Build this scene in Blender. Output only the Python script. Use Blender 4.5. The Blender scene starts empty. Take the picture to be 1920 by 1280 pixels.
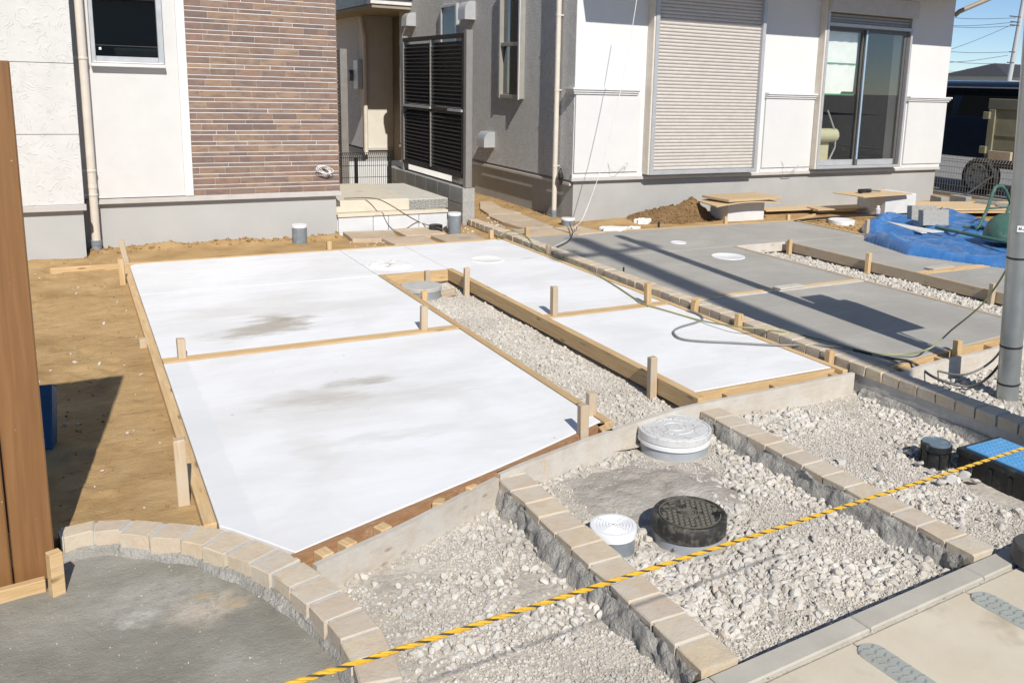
import bpy, math, random
import numpy as np
from mathutils import Vector, Matrix, Euler
random.seed(7); rng = np.random.default_rng(7)
SC = bpy.context.scene
COL = SC.collection
rad = math.radians

# ------------------------------------------------------------------ camera
F, CX, CY, EYE = 1655.6, 1065.0768, 484.1454, 1.62
def _rot(p=.195060774, y=-.5168364, r=.0287998):
    cx, sx, cy, sy, cr, sr = math.cos(p), math.sin(p), math.cos(y), math.sin(y), math.cos(r), math.sin(r)
    return (np.array([[cr, -sr, 0], [sr, cr, 0], [0, 0, 1]]) @ np.array([[1, 0, 0], [0, cx, -sx], [0, sx, cx]])
            @ np.array([[1, 0, 0], [0, 0, -1], [0, 1, 0]]) @ np.array([[cy, sy, 0], [-sy, cy, 0], [0, 0, 1]]))
RM = _rot()
cam_d = bpy.data.cameras.new("camera"); cam = bpy.data.objects.new("camera", cam_d); COL.objects.link(cam)
cam_d.sensor_width = 36; cam_d.lens = F / 1920 * 36
cam_d.shift_x = (960 - CX) / 1920; cam_d.shift_y = (CY - 640) / 1920
cam_d.clip_end = 2000; cam_d.clip_start = .05
mw = Matrix.Identity(4)
for i in range(3):
    mw[i][0] = RM[0, i]; mw[i][1] = -RM[1, i]; mw[i][2] = -RM[2, i]
mw[2][3] = EYE
cam.matrix_world = mw
SC.camera = cam
# measured sight lines: turn a direction of view into a point on a known real plane
def _ray(x, y): return RM.T @ np.array([(x - CX) / F, (y - CY) / F, 1.])
def gz(x, y, z=0.):
    d = _ray(x, y); t = (z - EYE) / d[2]; return Vector((d[0] * t, d[1] * t, z))
def gy(x, y, Y):
    d = _ray(x, y); t = Y / d[1]; return Vector((d[0] * t, Y, EYE + d[2] * t))
def gx(x, y, X):
    d = _ray(x, y); t = X / d[0]; return Vector((X, d[1] * t, EYE + d[2] * t))

# ------------------------------------------------------------------ light
EL, AZ = rad(39.5), rad(-99.0)
SUN = Vector((math.cos(EL) * math.cos(AZ), math.cos(EL) * math.sin(AZ), math.sin(EL)))
w = bpy.data.worlds.new("World"); SC.world = w; w.use_nodes = True
wn = w.node_tree.nodes; bg = wn["Background"]
sky = wn.new("ShaderNodeTexSky"); sky.sky_type = 'NISHITA'; sky.sun_disc = False
sky.sun_elevation = EL; sky.sun_rotation = math.atan2(SUN.x, SUN.y); sky.altitude = 0; sky.air_density = 0.7; sky.dust_density = 0.0; sky.ozone_density = 4.0
w.node_tree.links.new(sky.outputs[0], bg.inputs[0]); bg.inputs[1].default_value = .080
sl = bpy.data.lights.new("sun", 'SUN'); sl.energy = 3.8; sl.angle = rad(.53); sl.color = (1, .955, .88)
so = bpy.data.objects.new("sun", sl); COL.objects.link(so); so.rotation_euler = SUN.to_track_quat('Z', 'Y').to_euler(); so.location = (0, -8, 12)
SC.view_settings.view_transform = 'Standard'; SC.view_settings.look = 'None'; SC.view_settings.gamma = 1; SC.view_settings.use_curve_mapping = False
SC.view_settings.exposure = .45

# ------------------------------------------------------------------ helpers: objects
def tag(o, label=None, cat=None, group=None, kind=None):
    if label: o['label'] = label
    if cat: o['category'] = cat
    if group: o['group'] = group
    if kind: o['kind'] = kind
    return o
def empty(name, loc, label=None, cat=None, group=None, kind=None):
    o = bpy.data.objects.new(name, None); COL.objects.link(o); o.location = loc; o.empty_display_size = .1
    return tag(o, label, cat, group, kind)
def link(name, me, mat, parent=None, M=None):
    o = bpy.data.objects.new(name, me); COL.objects.link(o)
    if mat is not None and not me.materials: me.materials.append(mat)
    M = M or Matrix.Identity(4)
    o.matrix_world = M
    if parent is not None:
        pm = wm(parent)
        o.parent = parent; o.matrix_parent_inverse = pm.inverted(); o.matrix_basis = M
    return o
def wm(o):
    m = o.matrix_basis.copy()
    if o.parent is not None: m = wm(o.parent) @ o.matrix_parent_inverse @ m
    return m
class MB:
    def __init__(s): s.v = []; s.f = []; s.smooth = False
    def add(s, v, f):
        n = len(s.v); s.v += [tuple(p) for p in v]; s.f += [tuple(i + n for i in q) for q in f]; return s
    def box(s, x0, x1, y0, y1, z0, z1, c=0.):
        if c <= 0:
            v = [(x, y, z) for x in (x0, x1) for y in (y0, y1) for z in (z0, z1)]
            return s.add(v, [(0, 1, 3, 2), (4, 6, 7, 5), (0, 4, 5, 1), (2, 3, 7, 6), (0, 2, 6, 4), (1, 5, 7, 3)])
        v = []; idx = {}
        for i, x in enumerate((x0, x1)):
            for j, y in enumerate((y0, y1)):
                for k, z in enumerate((z0, z1)):
                    sx, sy, sz = (c if i == 0 else -c), (c if j == 0 else -c), (c if k == 0 else -c)
                    idx[i, j, k] = len(v)
                    v += [(x, y + sy, z + sz), (x + sx, y, z + sz), (x + sx, y + sy, z)]
        f = []
        g = lambda i, j, k, a: idx[i, j, k] + a
        for i in (0, 1):
            q = [(i, 0, 0), (i, 1, 0), (i, 1, 1), (i, 0, 1)]; q = q if i else q[::-1]; f.append([g(*t, 0) for t in q])
            q = [(0, i, 0), (0, i, 1), (1, i, 1), (1, i, 0)]; q = q if i else q[::-1]; f.append([g(*t, 1) for t in q])
            q = [(0, 0, i), (1, 0, i), (1, 1, i), (0, 1, i)]; q = q if i else q[::-1]; f.append([g(*t, 2) for t in q])
        for i in (0, 1):
            for j in (0, 1):
                f.append([g(i, j, 0, 0), g(i, j, 1, 0), g(i, j, 1, 1), g(i, j, 0, 1)])
                f.append([g(i, 0, j, 0), g(i, 1, j, 0), g(i, 1, j, 2), g(i, 0, j, 2)])
                f.append([g(0, i, j, 1), g(1, i, j, 1), g(1, i, j, 2), g(0, i, j, 2)])
                for k in (0, 1): f.append([g(i, j, k, 0), g(i, j, k, 1), g(i, j, k, 2)])
        return s.add(v, f)
    def prism(s, poly, z0, z1, c=0.):
        """poly CCW list of (x,y)"""
        n = len(poly)
        if c > 0:
            P = [Vector((p[0], p[1])) for p in poly]; ins = []
            for i in range(n):
                a, b, d = P[i - 1], P[i], P[(i + 1) % n]
                e1 = (b - a).normalized(); e2 = (d - b).normalized()
                n1 = Vector((-e1.y, e1.x)); n2 = Vector((-e2.y, e2.x)); m = (n1 + n2)
                m = m / max(.35, 1 + n1.dot(n2)); ins.append(b + m * c)
            v = [(p[0], p[1], z0) for p in poly] + [(p[0], p[1], z1 - c) for p in poly] + [(p.x, p.y, z1) for p in ins]
            f = [tuple(range(n))[::-1], tuple(range(2 * n, 3 * n))]
            for i in range(n):
                j = (i + 1) % n
                f += [(i, j, n + j, n + i), (n + i, n + j, 2 * n + j, 2 * n + i)]
        else:
            v = [(p[0], p[1], z0) for p in poly] + [(p[0], p[1], z1) for p in poly]
            f = [tuple(range(n))[::-1], tuple(range(n, 2 * n))] + [(i, (i + 1) % n, n + (i + 1) % n, n + i) for i in range(n)]
        return s.add(v, f)
    def lathe(s, prof, c=(0, 0), n=32, cap0=True, cap1=True):
        """prof list of (r,z) bottom to top"""
        b = len(s.v); m = len(prof)
        for r, z in prof:
            for k in range(n):
                a = 2 * math.pi * k / n; s.v.append((c[0] + r * math.cos(a), c[1] + r * math.sin(a), z))
        for i in range(m - 1):
            for k in range(n):
                k2 = (k + 1) % n; s.f.append((b + i * n + k, b + i * n + k2, b + (i + 1) * n + k2, b + (i + 1) * n + k))
        if cap0: s.f.append(tuple(b + k for k in range(n))[::-1])
        if cap1: s.f.append(tuple(b + (m - 1) * n + k for k in range(n)))
        return s
    def tube(s, pts, r, n=8, cap=True):
        P = [Vector(p) for p in pts]; b = len(s.v); m = len(P)
        rr = r if hasattr(r, '__len__') else [r] * m
        up = Vector((0, 0, 1)); prev = None
        for i in range(m):
            t = (P[min(i + 1, m - 1)] - P[max(i - 1, 0)]).normalized()
            if prev is None:
                a = up if abs(t.dot(up)) < .9 else Vector((1, 0, 0)); u = t.cross(a).normalized()
            else: u = (prev - t * prev.dot(t)).normalized()
            prev = u; w_ = t.cross(u)
            for k in range(n):
                a = 2 * math.pi * k / n; s.v.append(tuple(P[i] + (u * math.cos(a) + w_ * math.sin(a)) * rr[i]))
        for i in range(m - 1):
            for k in range(n):
                k2 = (k + 1) % n; s.f.append((b + i * n + k, b + i * n + k2, b + (i + 1) * n + k2, b + (i + 1) * n + k))
        if cap: s.f.append(tuple(b + k for k in range(n))[::-1]); s.f.append(tuple(b + (m - 1) * n + k for k in range(n)))
        return s
    def jit(s, a):
        s.v = [(x + random.uniform(-a, a), y + random.uniform(-a, a), z + random.uniform(-a, a)) for x, y, z in s.v]; return s
    def mesh(s, name, smooth=False, ang=None):
        me = bpy.data.meshes.new(name); me.from_pydata(s.v, [], s.f); me.update()
        if smooth:
            me.polygons.foreach_set('use_smooth', [True] * len(me.polygons))
            me.set_sharp_from_angle(angle=rad(ang or 35))
        return me
    def build(s, name, mat, parent=None, smooth=False, M=None, ang=None):
        return link(name, s.mesh(name, smooth, ang), mat, parent, M)
def spline(pts, n=8):
    P = [Vector(p) for p in pts]; out = []
    for i in range(len(P) - 1):
        p0, p1, p2, p3 = P[max(i - 1, 0)], P[i], P[i + 1], P[min(i + 2, len(P) - 1)]
        for k in range(n):
            t = k / n
            out.append(.5 * ((2 * p1) + (p2 - p0) * t + (2 * p0 - 5 * p1 + 4 * p2 - p3) * t * t + (3 * p1 - p0 - 3 * p2 + p3) * t ** 3))
    out.append(P[-1]); return out
def nmesh(name, V, Fq, smooth=False):
    """fast mesh from numpy; Fq (n,3) or (n,4)"""
    me = bpy.data.meshes.new(name); k = Fq.shape[1]
    me.vertices.add(len(V)); me.vertices.foreach_set('co', V.astype(np.float32).ravel())
    me.loops.add(Fq.size); me.loops.foreach_set('vertex_index', Fq.astype(np.int32).ravel())
    me.polygons.add(len(Fq)); me.polygons.foreach_set('loop_start', np.arange(0, Fq.size, k, dtype=np.int32))
    me.polygons.foreach_set('use_smooth', np.full(len(Fq), smooth))
    me.update(calc_edges=True); return me
def _h(ix, iy, seed):
    a = np.sin(ix * 127.1 + iy * 311.7 + seed * 74.7) * 43758.5453
    return a - np.floor(a)
def vn(x, y, seed=0):
    ix, iy = np.floor(x), np.floor(y); fx, fy = x - ix, y - iy
    fx = fx * fx * (3 - 2 * fx); fy = fy * fy * (3 - 2 * fy)
    return (_h(ix, iy, seed) * (1 - fx) + _h(ix + 1, iy, seed) * fx) * (1 - fy) + (_h(ix, iy + 1, seed) * (1 - fx) + _h(ix + 1, iy + 1, seed) * fx) * fy
def fbm(x, y, o=4, seed=0):
    s = 0; a = .5
    for k in range(o): s = s + a * (vn(x * 2 ** k, y * 2 ** k, seed + k) - .5); a *= .5
    return s
def grid(name, xs, ys, zf, smooth=True):
    X, Y = np.meshgrid(xs, ys); Z = zf(X, Y); V = np.stack([X, Y, Z], -1).reshape(-1, 3)
    nx, ny = len(xs), len(ys); i = np.arange(nx - 1)[None, :] + np.arange(ny - 1)[:, None] * nx
    Fq = np.stack([i, i + 1, i + nx + 1, i + nx], -1).reshape(-1, 4); return nmesh(name, V, Fq, smooth)
def inpoly(px, py, poly):
    r = np.zeros(len(px), bool); n = len(poly)
    for i in range(n):
        x0, y0 = poly[i][:2]; x1, y1 = poly[(i + 1) % n][:2]
        if y0 == y1: continue
        c = ((y0 > py) != (y1 > py)) & (px < (x1 - x0) * (py - y0) / (y1 - y0) + x0); r ^= c
    return r

# ------------------------------------------------------------------ helpers: materials
class NT:
    def __init__(s, name):
        s.m = bpy.data.materials.new(name); s.m.use_nodes = True; s.t = s.m.node_tree; s.n = s.t.nodes; s.b = s.n["Principled BSDF"]
        s.tc = s.n.new("ShaderNodeTexCoord"); s.oi = s.n.new("ShaderNodeObjectInfo")
    def L(s, a, b): s.t.links.new(a, b)
    def node(s, ty, ins=None, **k):
        n = s.n.new(ty)
        for a, b in k.items(): setattr(n, a, b)
        for a, b in (ins or {}).items():
            if hasattr(b, 'is_output') or isinstance(b, bpy.types.NodeSocket): s.L(b, n.inputs[a])
            else: n.inputs[a].default_value = b
        return n
    def math(s, op, a, b=0., c=None, clamp=False):
        n = s.n.new("ShaderNodeMath"); n.operation = op; n.use_clamp = clamp
        for i, q in enumerate((a, b, c)):
            if q is None: continue
            if isinstance(q, bpy.types.NodeSocket): s.L(q, n.inputs[i])
            else: n.inputs[i].default_value = q
        return n.outputs[0]
    def coord(s, sc=(1, 1, 1), rand=True, which='Object'):
        mp = s.node("ShaderNodeMapping", {'Vector': s.tc.outputs[which], 'Scale': sc})
        if rand:
            o = s.math('MULTIPLY', s.oi.outputs['Random'], 37.)
            va = s.node("ShaderNodeVectorMath", {0: mp.outputs[0]}, operation='ADD'); cb = s.node("ShaderNodeCombineXYZ", {0: o, 1: o, 2: o}); s.L(cb.outputs[0], va.inputs[1]); return va.outputs[0]
        return mp.outputs[0]
    def noise(s, vec, scale=5, detail=5, rough=.55, dist=0.):
        return s.node("ShaderNodeTexNoise", {'Vector': vec, 'Scale': scale, 'Detail': detail, 'Roughness': rough, 'Distortion': dist}).outputs['Fac']
    def ramp(s, fac, stops):
        n = s.n.new("ShaderNodeValToRGB"); e = n.color_ramp.elements
        while len(e) > 1: e.remove(e[-1])
        for i, (p, c) in enumerate(stops):
            q = e[0] if i == 0 else e.new(p); q.position = p; q.color = (*c, 1)
        s.L(fac, n.inputs[0]); return n.outputs[0]
    def mr(s, v, a, b, c=0., d=1.):
        n = s.node("ShaderNodeMapRange", {0: v, 1: a, 2: b, 3: c, 4: d}); n.interpolation_type = 'SMOOTHSTEP'; return n.outputs[0]
    def mix(s, f, a, b, mode='MIX'):
        n = s.n.new("ShaderNodeMix"); n.data_type = 'RGBA'; n.blend_type = mode
        for i, q in ((0, f), (6, a), (7, b)):
            if isinstance(q, bpy.types.NodeSocket): s.L(q, n.inputs[i])
            elif i == 0: n.inputs[0].default_value = q
            else: n.inputs[i].default_value = (*q, 1) if len(q) == 3 else q
        return n.outputs[2]
    def val(s, col, v):
        n = s.node("ShaderNodeHueSaturation", {'Color': col, 'Value': v}); return n.outputs[0]
    def bump(s, h, strength=.5, dist=.01, prev=None):
        n = s.node("ShaderNodeBump", {'Height': h, 'Strength': strength, 'Distance': dist})
        if prev is not None: s.L(prev, n.inputs['Normal'])
        return n.outputs[0]
    def out(s, col=None, rough=None, normal=None, metal=0., spec=None):
        b = s.b
        for k, v in (('Base Color', col), ('Roughness', rough), ('Normal', normal), ('Metallic', metal), ('Specular IOR Level', spec)):
            if v is None: continue
            if isinstance(v, bpy.types.NodeSocket): s.L(v, b.inputs[k])
            else: b.inputs[k].default_value = (*v, 1) if isinstance(v, tuple) and len(v) == 3 else v
        return s.m
def rough_mat(name, c0, c1, scale=8, rough=.85, bs=60, bd=.002, bstr=.6, stretch=(1, 1, 1), rv=.12, blot=None, which='Object', spec=.3, detail=6):
    s = NT(name); v = s.coord(stretch, True, which); f = s.noise(v, scale, detail, .6)
    col = s.ramp(f, [(.3, c0), (.7, c1)])
    if blot:
        f2 = s.noise(v, blot[1], 4, .6); col = s.mix(s.mr(f2, blot[2], blot[3]), col, blot[0])
    if rv: col = s.val(col, s.math('MULTIPLY_ADD', s.oi.outputs['Random'], rv * 2, 1 - rv))
    nrm = s.bump(s.noise(v, bs, 5, .65), bstr, bd)
    return s.out(col, rough, nrm, spec=spec)
def plain(name, c, rough=.5, metal=0., bs=0, bd=.001, dirt=None, rv=0., spec=.5):
    s = NT(name); v = s.coord(); col = s.ramp(s.noise(v, 9, 5), [(.25, tuple(x * .9 for x in c)), (.75, tuple(min(1, x * 1.06) for x in c))])
    if dirt: col = s.mix(s.math('MULTIPLY', s.mr(s.noise(v, dirt[1], 6, .65), dirt[2], dirt[3]), dirt[4]), col, dirt[0])
    if rv: col = s.val(col, s.math('MULTIPLY_ADD', s.oi.outputs['Random'], rv * 2, 1 - rv))
    r = s.mr(s.noise(v, 14, 4), .2, .8, max(.02, rough - .08), rough + .08)
    nrm = s.bump(s.noise(v, bs, 4), .5, bd) if bs else None
    return s.out(col, r, nrm, metal, spec)
def wood(name, c0, c1, knots=True, grey=None, rv=.1):
    s = NT(name); v = s.coord((1, 1, 1)); vs = s.coord((1.6, 26, 26))
    g = s.noise(vs, 2.2, 7, .62, .6); col = s.ramp(g, [(.28, c0), (.52, tuple((a + b) / 2 for a, b in zip(c0, c1))), (.72, c1)])
    fine = s.noise(s.coord((6, 160, 160)), 1.5, 3); col = s.mix(s.mr(fine, .52, .75, 0, .35), col, tuple(x * .62 for x in c0))
    if knots:
        k = s.node("ShaderNodeTexVoronoi", {'Vector': s.coord((2.3, 11, 11)), 'Scale': 1.4}); kn = s.mr(k.outputs['Distance'], .05, .17, .75, 0)
        col = s.mix(kn, col, (.16, .085, .04))
    if grey:
        col = s.mix(s.mr(s.noise(v, 7, 6, .7), .35, .65, .15, .95), col, grey)
    st = s.mr(s.noise(v, 23, 5, .7), .56, .70, 0, .55); col = s.mix(st, col, (.45, .41, .35))
    col = s.val(col, s.math('MULTIPLY_ADD', s.oi.outputs['Random'], rv * 2, 1 - rv))
    return s.out(col, .78, s.bump(s.noise(vs, 4, 6), .35, .003), spec=.25)

PINE = wood("pine_new", (.46, .30, .14), (.66, .48, .27))
PINEW = wood("pine_weathered", (.40, .29, .18), (.56, .44, .30), grey=(.48, .40, .30))
BOARDG = wood("board_mortar_smeared", (.42, .36, .29), (.56, .50, .42), grey=(.55, .52, .47))
WETW = wood("board_damp_red", (.27, .14, .07), (.42, .25, .13), knots=False)
PLY = wood("plywood", (.50, .36, .20), (.62, .47, .29), knots=False)

def white_concrete():
    s = NT("white_concrete"); v = s.coord((1, 1, 1), False)
    st = s.noise(s.coord((.7, 7, 1), False), 1.6, 6, .6, .4)
    col = s.ramp(st, [(.25, (.735, .735, .735)), (.5, (.765, .767, .772)), (.75, (.785, .79, .80))])
    big = s.noise(s.coord((1, 1.5, 1), False), 1.3, 6, .62, .5); col = s.mix(s.mr(big, .38, .66, 0, .6), col, (.63, .625, .615)); col = s.mix(s.mr(s.noise(v, 3.1, 6, .65, .4), .45, .75, 0, .35), col, (.68, .68, .675))
    col = s.mix(s.mr(s.noise(v, 420, 2), .68, .78, 0, .25), col, (.6, .6, .6)); vd = s.node('ShaderNodeTexVoronoi', {'Vector': v, 'Scale': 5.5}); col = s.mix(s.math('MULTIPLY', s.mr(vd.outputs['Distance'], .03, .055, .6, 0), s.mr(s.noise(v, 3.7, 2), .5, .55)), col, (.36, .33, .28))
    wob = s.node("ShaderNodeTexNoise", {'Vector': s.coord((1.0, 2.6, 1), False), 'Scale': 3.0, 'Detail': 7, 'Roughness': .66})
    wv = s.node("ShaderNodeVectorMath", {0: wob.outputs['Color'], 1: (.5, .5, .5)}, operation='SUBTRACT')
    for (cx, cy, rx, ry, c, amt, ws) in STAINS:
        sc = s.node("ShaderNodeVectorMath", {0: wv.outputs[0], 1: (.75 * ws, .50 * ws, 0)}, operation='MULTIPLY')
        p = s.node("ShaderNodeVectorMath", {0: s.tc.outputs['Object'], 1: sc.outputs[0]}, operation='ADD')
        p2 = s.node("ShaderNodeVectorMath", {0: p.outputs[0], 1: (cx, cy, 0)}, operation='SUBTRACT')
        p3 = s.node("ShaderNodeVectorMath", {0: p2.outputs[0], 1: (1 / rx, 1 / ry, 0)}, operation='MULTIPLY')
        ln = s.node("ShaderNodeVectorMath", {0: p3.outputs[0]}, operation='LENGTH')
        col = s.mix(s.math('MULTIPLY', s.mr(ln.outputs['Value'], .1, 1.3, min(1., amt * 1.2), 0), s.mr(s.noise(s.coord((2, 5, 1), False), 3, 5, .65), .3, .65, .75, 1)), col, c)
    sx = s.node("ShaderNodeSeparateXYZ", {0: s.tc.outputs['Object']})
    edge = s.math('MULTIPLY', s.mr(sx.outputs[0], .385, .40, 0, 1), s.mr(s.math('ADD', sx.outputs[0], s.math('MULTIPLY', s.noise(v, 9, 4), .05)), .525, .545, .45, 0))
    edge = s.math('MULTIPLY', edge, s.mr(sx.outputs[1], 5.2, 5.4, 1, .25))
    col = s.mix(edge, col, (.63, .645, .66))
    n1 = s.bump(s.noise(s.coord((.8, 14, 1), False), 3, 6, .6), .22, .004); n2 = s.bump(s.noise(v, 180, 4), .18, .0012, n1)
    return s.out(col, .82, n2, spec=.2)
_st = lambda px, py: gz(px, py)
STAINS = []
for (px, py, rx, ry, c, amt, ws) in [(525, 602, .20, .26, (.36, .32, .26), 1.0, 1.0), (500, 618, .26, .16, (.40, .36, .31), .9, 1), (470, 622, .34, .16, (.44, .41, .36), .7, 1), (430, 585, .55, .20, (.56, .54, .50), .5, 1), (620, 575, .5, .2, (.58, .56, .53), .45, 1), (530, 560, .5, .14, (.58, .56, .53), .4, 1),
        (605, 752, .24, .13, (.42, .38, .33), .95, 1), (575, 740, .3, .13, (.52, .50, .46), .55, 1), (685, 713, .22, .08, (.44, .41, .36), .8, .8), (640, 760, .6, .3, (.60, .58, .55), .5, 1), (780, 735, .5, .13, (.58, .57, .54), .45, 1), (720, 820, .42, .06, (.58, .57, .56), .45, .7), (590, 850, .1, .35, (.60, .58, .54), .4, .7), (800, 650, .5, .2, (.66, .65, .64), .4, 1),
        (1120, 518, .4, .12, (.58, .57, .55), .4, 1), (1090, 500, .5, .2, (.64, .63, .62), .4, 1), (1200, 640, .3, .4, (.66, .66, .66), .35, 1), (990, 484, .12, .03, (.52, .42, .33), .5, .4), (1000, 520, .6, .2, (.62, .62, .62), .4, 1)]:
    p = _st(px, py); STAINS.append((p.x, p.y, rx, ry, c, amt, ws))
WCON = white_concrete()
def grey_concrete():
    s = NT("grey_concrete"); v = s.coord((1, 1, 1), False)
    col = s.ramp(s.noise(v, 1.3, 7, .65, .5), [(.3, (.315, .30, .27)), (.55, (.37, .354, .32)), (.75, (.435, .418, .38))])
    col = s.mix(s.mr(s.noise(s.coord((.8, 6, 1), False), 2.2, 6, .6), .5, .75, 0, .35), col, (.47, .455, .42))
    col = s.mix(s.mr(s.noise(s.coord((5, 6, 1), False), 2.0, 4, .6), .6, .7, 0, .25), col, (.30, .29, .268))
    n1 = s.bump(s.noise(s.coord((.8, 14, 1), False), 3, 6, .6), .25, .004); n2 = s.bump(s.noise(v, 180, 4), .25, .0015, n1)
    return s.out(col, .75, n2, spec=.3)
GCON = grey_concrete()
FOUND = rough_mat("foundation_concrete", (.40, .40, .385), (.45, .447, .43), 1.6, .85, 90, .001, .4, rv=0, blot=((.37, .37, .335), 1.1, .60, .78))
FOUNDR = rough_mat("foundation_concrete_right", (.355, .35, .335), (.425, .42, .40), 1.8, .85, 90, .001, .4, rv=0, blot=((.40, .375, .34), 1.4, .55, .74))
def plaster():
    s = NT("trowelled_plaster"); v = s.coord((1, 1, 1), False)
    d = s.node("ShaderNodeTexNoise", {'Vector': v, 'Scale': 3.2, 'Detail': 2}); dv = s.node("ShaderNodeVectorMath", {0: d.outputs['Color'], 1: (1.5, 1.5, 1.5)}, operation='MULTIPLY')
    va = s.node("ShaderNodeVectorMath", {0: v, 1: dv.outputs[0]}, operation='ADD')
    wv = s.node("ShaderNodeTexWave", {'Vector': va.outputs[0], 'Scale': 4.6, 'Distortion': 2.2, 'Detail': 4, 'Detail Scale': 2.5}, wave_type='RINGS')
    msk = s.mr(s.noise(v, 16, 5, .65), .47, .62); h = s.math('MULTIPLY', s.math('POWER', wv.outputs['Fac'], 5.), msk)
    h2 = s.math('ADD', h, s.math('MULTIPLY', s.noise(v, 26, 5, .65), .7))
    col = s.ramp(s.noise(v, 6, 4), [(.3, (.565, .555, .53)), (.7, (.62, .61, .585))])
    return s.out(col, .9, s.bump(h2, .5, .008), spec=.2)
PLAST = plaster()
WWALL = rough_mat("white_wall_finish", (.58, .57, .55), (.62, .61, .59), 5, .85, 140, .0014, .5, rv=0, spec=.25)
WFAC = rough_mat("white_facade_finish", (.645, .64, .625), (.68, .675, .66), 3, .85, 220, .0008, .4, rv=0, spec=.25)
WPAN = rough_mat("offwhite_panel", (.60, .595, .58), (.635, .63, .615), 3, .85, 220, .0008, .3, rv=0, spec=.25)
STUC = rough_mat("grey_stucco", (.56, .555, .535), (.66, .655, .635), 14, .92, 48, .03, 1.0, rv=0, spec=.2)
CREAM = rough_mat("cream_wall", (.58, .55, .48), (.64, .61, .54), 5, .9, 120, .002, .4, rv=0)
DRIP = plain("drip_flashing", (.50, .47, .44), .5, 0)
ALU = plain("aluminium_grey", (.50, .51, .52), .42, .35)
ALUD = plain("aluminium_dark", (.14, .135, .13), .45, .3)
ALUB = plain("bronze_aluminium", (.030, .024, .020), .55, .0, rv=.08)
ALUP = plain("post_aluminium", (.30, .28, .255), .42, .4)
BEIGE = plain("beige_pvc", (.64, .58, .50), .4)
SHUT = plain("shutter_beige", (.56, .52, .475), .45, .1, rv=.02)
WHITEP = plain("white_plastic", (.76, .77, .78), .45, dirt=((.55, .52, .46), 18, .52, .75, .6))
WHITEC = plain("white_trim", (.67, .665, .65), .6)
GREYPVC = plain("grey_pvc", (.20, .225, .25), .42, dirt=((.42, .41, .38), 14, .5, .75, .5))
GREYPVCL = plain("light_grey_pvc", (.34, .365, .39), .45, dirt=((.5, .48, .44), 12, .48, .75, .6))
BLUEP = plain("blue_plastic", (.10, .33, .60), .4, dirt=((.35, .38, .4), 14, .5, .75, .5))
BLACKP = plain("black_plastic", (.012, .013, .014), .5, dirt=((.16, .15, .13), 12, .5, .75, .6))
RUBBER = plain("black_cable", (.02, .02, .021), .5)
GALV = plain("galvanised_steel", (.42, .45, .45), .38, .75, dirt=((.5, .44, .28), 3, .55, .8, .4))
GREENP = plain("green_paint", (.05, .13, .10), .5, dirt=((.22, .22, .19), 14, .5, .72, .6))
WIRE = plain("dark_wire_mesh", (.03, .028, .027), .45, .3)
WIREG = plain("grey_wire_mesh", (.20, .19, .17), .5, .2)
def wood_panel():
    s = NT("woodgrain_panel"); vs = s.coord((30, 30, 1.3)); g = s.noise(vs, 1.4, 6, .6, .5)
    col = s.ramp(g, [(.3, (.185, .088, .033)), (.55, (.235, .116, .044)), (.75, (.28, .145, .06))])
    col = s.mix(s.mr(s.noise(s.coord((1, 1, 1)), 85, 2, .4), .735, .76, 0, .6), col, (.5, .42, .34))
    return s.out(col, .48, s.bump(s.noise(vs, 3, 4), .2, .001), spec=.4)
PANEL = wood_panel()
def brick_mat(name, cols, dust=(.54, .50, .43)):
    s = NT(name); v = s.coord((1, 1, 1)); base = s.ramp(s.oi.outputs['Random'], cols)
    n = s.noise(v, 17, 6, .6, .4); col = s.mix(s.mr(n, .38, .7, 0, .55), base, (.48, .36, .25)); col = s.mix(s.mr(s.noise(v, 6, 5, .6), .42, .66, .1, .65), col, dust)
    return s.out(col, .88, s.bump(s.noise(v, 55, 6, .65), .7, .004, s.bump(s.noise(v, 11, 4), .6, .006)), spec=.2)
BRICK = brick_mat("sandstone_sett", [(0, (.58, .47, .31)), (.35, (.54, .44, .33)), (.65, (.59, .50, .36)), (1, (.51, .41, .32))])
def tile_mat():
    s = NT("wall_tile"); v = s.coord((1, 1, 1)); base = s.ramp(s.oi.outputs['Random'], [(0, (.15, .11, .095)), (.25, (.26, .17, .12)), (.45, (.30, .20, .13)), (.62, (.22, .155, .12)), (.8, (.235, .145, .11)), (1, (.32, .225, .15))])
    col = s.mix(s.mr(s.noise(s.coord((4, 4, 10)), 2.2, 4, .6), .4, .68, 0, .7), base, (.14, .105, .098)); col = s.mix(s.mr(s.noise(v, 7, 3), .5, .7, 0, .45), col, (.31, .19, .12))
    return s.out(col, .6, s.bump(s.noise(s.coord((8, 8, 60)), 2, 5), .35, .003), spec=.3)
TILE = tile_mat()
MORT = rough_mat("grey_mortar", (.29, .277, .25), (.47, .45, .41), 9, .92, 55, .02, 1.0, rv=0, blot=((.52, .49, .44), 5, .55, .7))
def soil_mat():
    s = NT("brown_soil"); v = s.coord((1, 1, 1), False)
    col = s.ramp(s.noise(v, 3.2, 8, .62, .3), [(.28, (.31, .195, .085)), (.5, (.43, .285, .135)), (.72, (.50, .345, .175))])
    col = s.mix(s.mr(s.noise(s.coord((3, 9, 1), False), 2.2, 7, .7, .5), .56, .70, 0, .65), col, (.22, .125, .055))
    col = s.mix(s.mr(s.noise(v, 120, 3), .66, .74, 0, .5), col, (.55, .46, .34))
    n = s.bump(s.noise(s.coord((5, 12, 5), False), 3, 7, .66), .6, .014); n = s.bump(s.noise(v, 90, 5, .7), .7, .006, n)
    return s.out(col, .95, n, spec=.1)
SOIL = soil_mat()
CLOD = rough_mat("soil_clod", (.25, .155, .07), (.39, .255, .125), 20, .95, 120, .004, .7, rv=0, spec=.1)
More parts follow.
